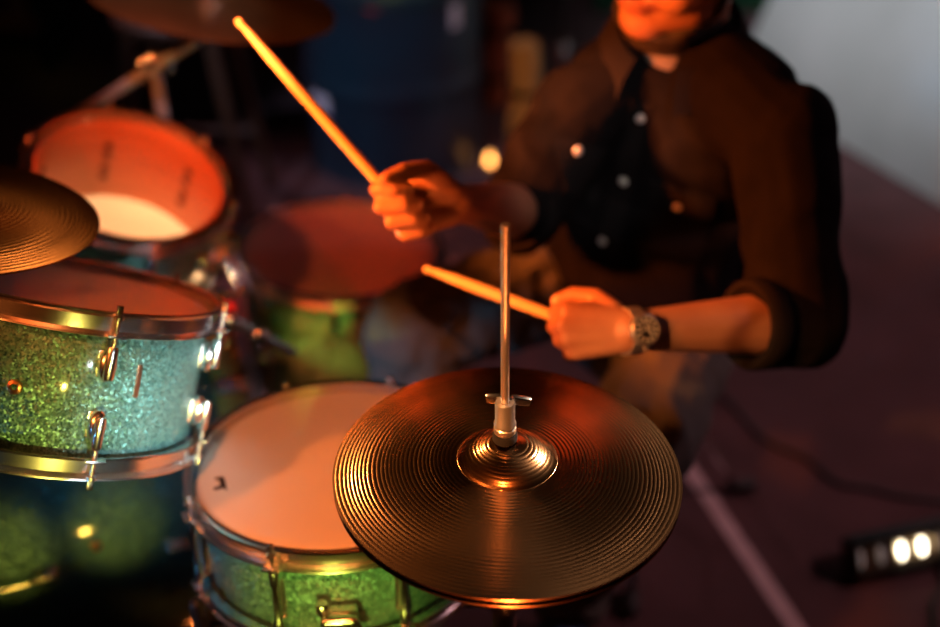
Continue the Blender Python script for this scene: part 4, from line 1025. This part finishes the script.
# brown stool behind the top-left cymbal
sl = at(229, 100, 3.0)
stl = thing('wooden_stool', 'brown wooden stool far behind the rear crash cymbal', 'stool', tr(sl.x-0.15, sl.y+0.15, 0))
part('seat', MB().lathe([(0.0001, 0.60), (0.165, 0.60), (0.17, 0.61), (0.17, 0.625), (0.16, 0.635), (0.0001, 0.635)], 32).mesh('seat', M['stool']), stl)
for sx, sy in ((1, -1), (-1, -1), (1, 1), (-1, 1)):
    part('leg', MB().tube([(sx*0.175, sy*0.175, 0.0), (sx*0.11, sy*0.11, 0.60)], [0.017, 0.019], 12).mesh('leg', M['stool']), stl)
for sy in (-1, 1): part('rung', MB().tube([(-0.155, sy*0.155, 0.2), (0.155, sy*0.155, 0.2)], 0.010, 10).mesh('rung', M['stool']), stl)
# thin microphone stand with a cloth beside it
mp = at(560, 60, 3.3)
mst = thing('microphone_stand', 'thin chrome microphone stand behind the raised arm', 'stand', tr(mp.x, mp.y, 0))
part('pole', MB().tube([(0, 0, 0.02), (0, 0, 1.45)], 0.010, 14).mesh('pole', M['blackm']), mst)
part('clutch', MB().lathe([(0.010, -0.03), (0.020, -0.028), (0.022, 0.0), (0.020, 0.028), (0.010, 0.03)], 20, tr(0, 0, mp.z+0.03)).mesh('clutch', M['chrome']), mst)
part('base', MB().lathe([(0.0001, 0.0), (0.09, 0.0), (0.095, 0.006), (0.09, 0.018), (0.02, 0.026), (0.011, 0.04)], 40).mesh('base', M['blackm']), mst)
def bundle(name, label, cat, c, r, h, m):
    root = thing(name, label, cat, tr(c.x, c.y, 0)); prof = []
    mb = MB(); n = 12; vs = []
    rings_ = [(V((0.006*math.sin(k*.8), 0.004*math.cos(k*1.1), h*k/n + 0.001)), V((1, 0, 0)), V((0, 1, 0)), r*(0.93+0.09*math.sin(k*1.3)), r*(0.90+0.09*math.cos(k*1.1))) for k in range(n+1)]
    mb.loft(rings_, 24); part('cloth', mb.mesh('cloth', M[m]), root)
    for t in (0.3, 0.75): part('tie', MB().lathe([(r*.90, -0.008), (r*1.06, -0.008), (r*1.06, 0.008), (r*.90, 0.008)], 24, tr(0, 0, h*t), closed=True).mesh('tie', M['shirt2']), root)
    return root
c = at(531, 88, 3.10); bundle('rolled_cloth', 'upright roll of pale straw coloured cloth beside the microphone stand', 'cloth', V((c.x-0.02, c.y, 0)), 0.042, c.z+0.13, 'straw')
c = at(497, 25, 3.9); bundle('rolled_cloth', 'upright roll of dull orange cloth right of the navy barrel', 'cloth', V((c.x, c.y, 0)), 0.06, c.z+0.08, 'rust')
# tealight
c = onfloor(490, 160, 0.03)
tl_ = thing('tealight', 'small glowing amber tealight on the carpet left of the drummer', 'candle', tr(c.x, c.y, 0))
part('cup', MB().lathe([(0.0001, 0.001), (0.020, 0.001), (0.021, 0.016), (0.0195, 0.016), (0.019, 0.012), (0.0001, 0.012)], 24).mesh('cup', M['glass']), tl_)
part('flame', MB().lathe([(0.0001, 0.012), (0.008, 0.018), (0.0115, 0.028), (0.007, 0.042), (0.0001, 0.056)], 16).mesh('flame', M['amber']), tl_)
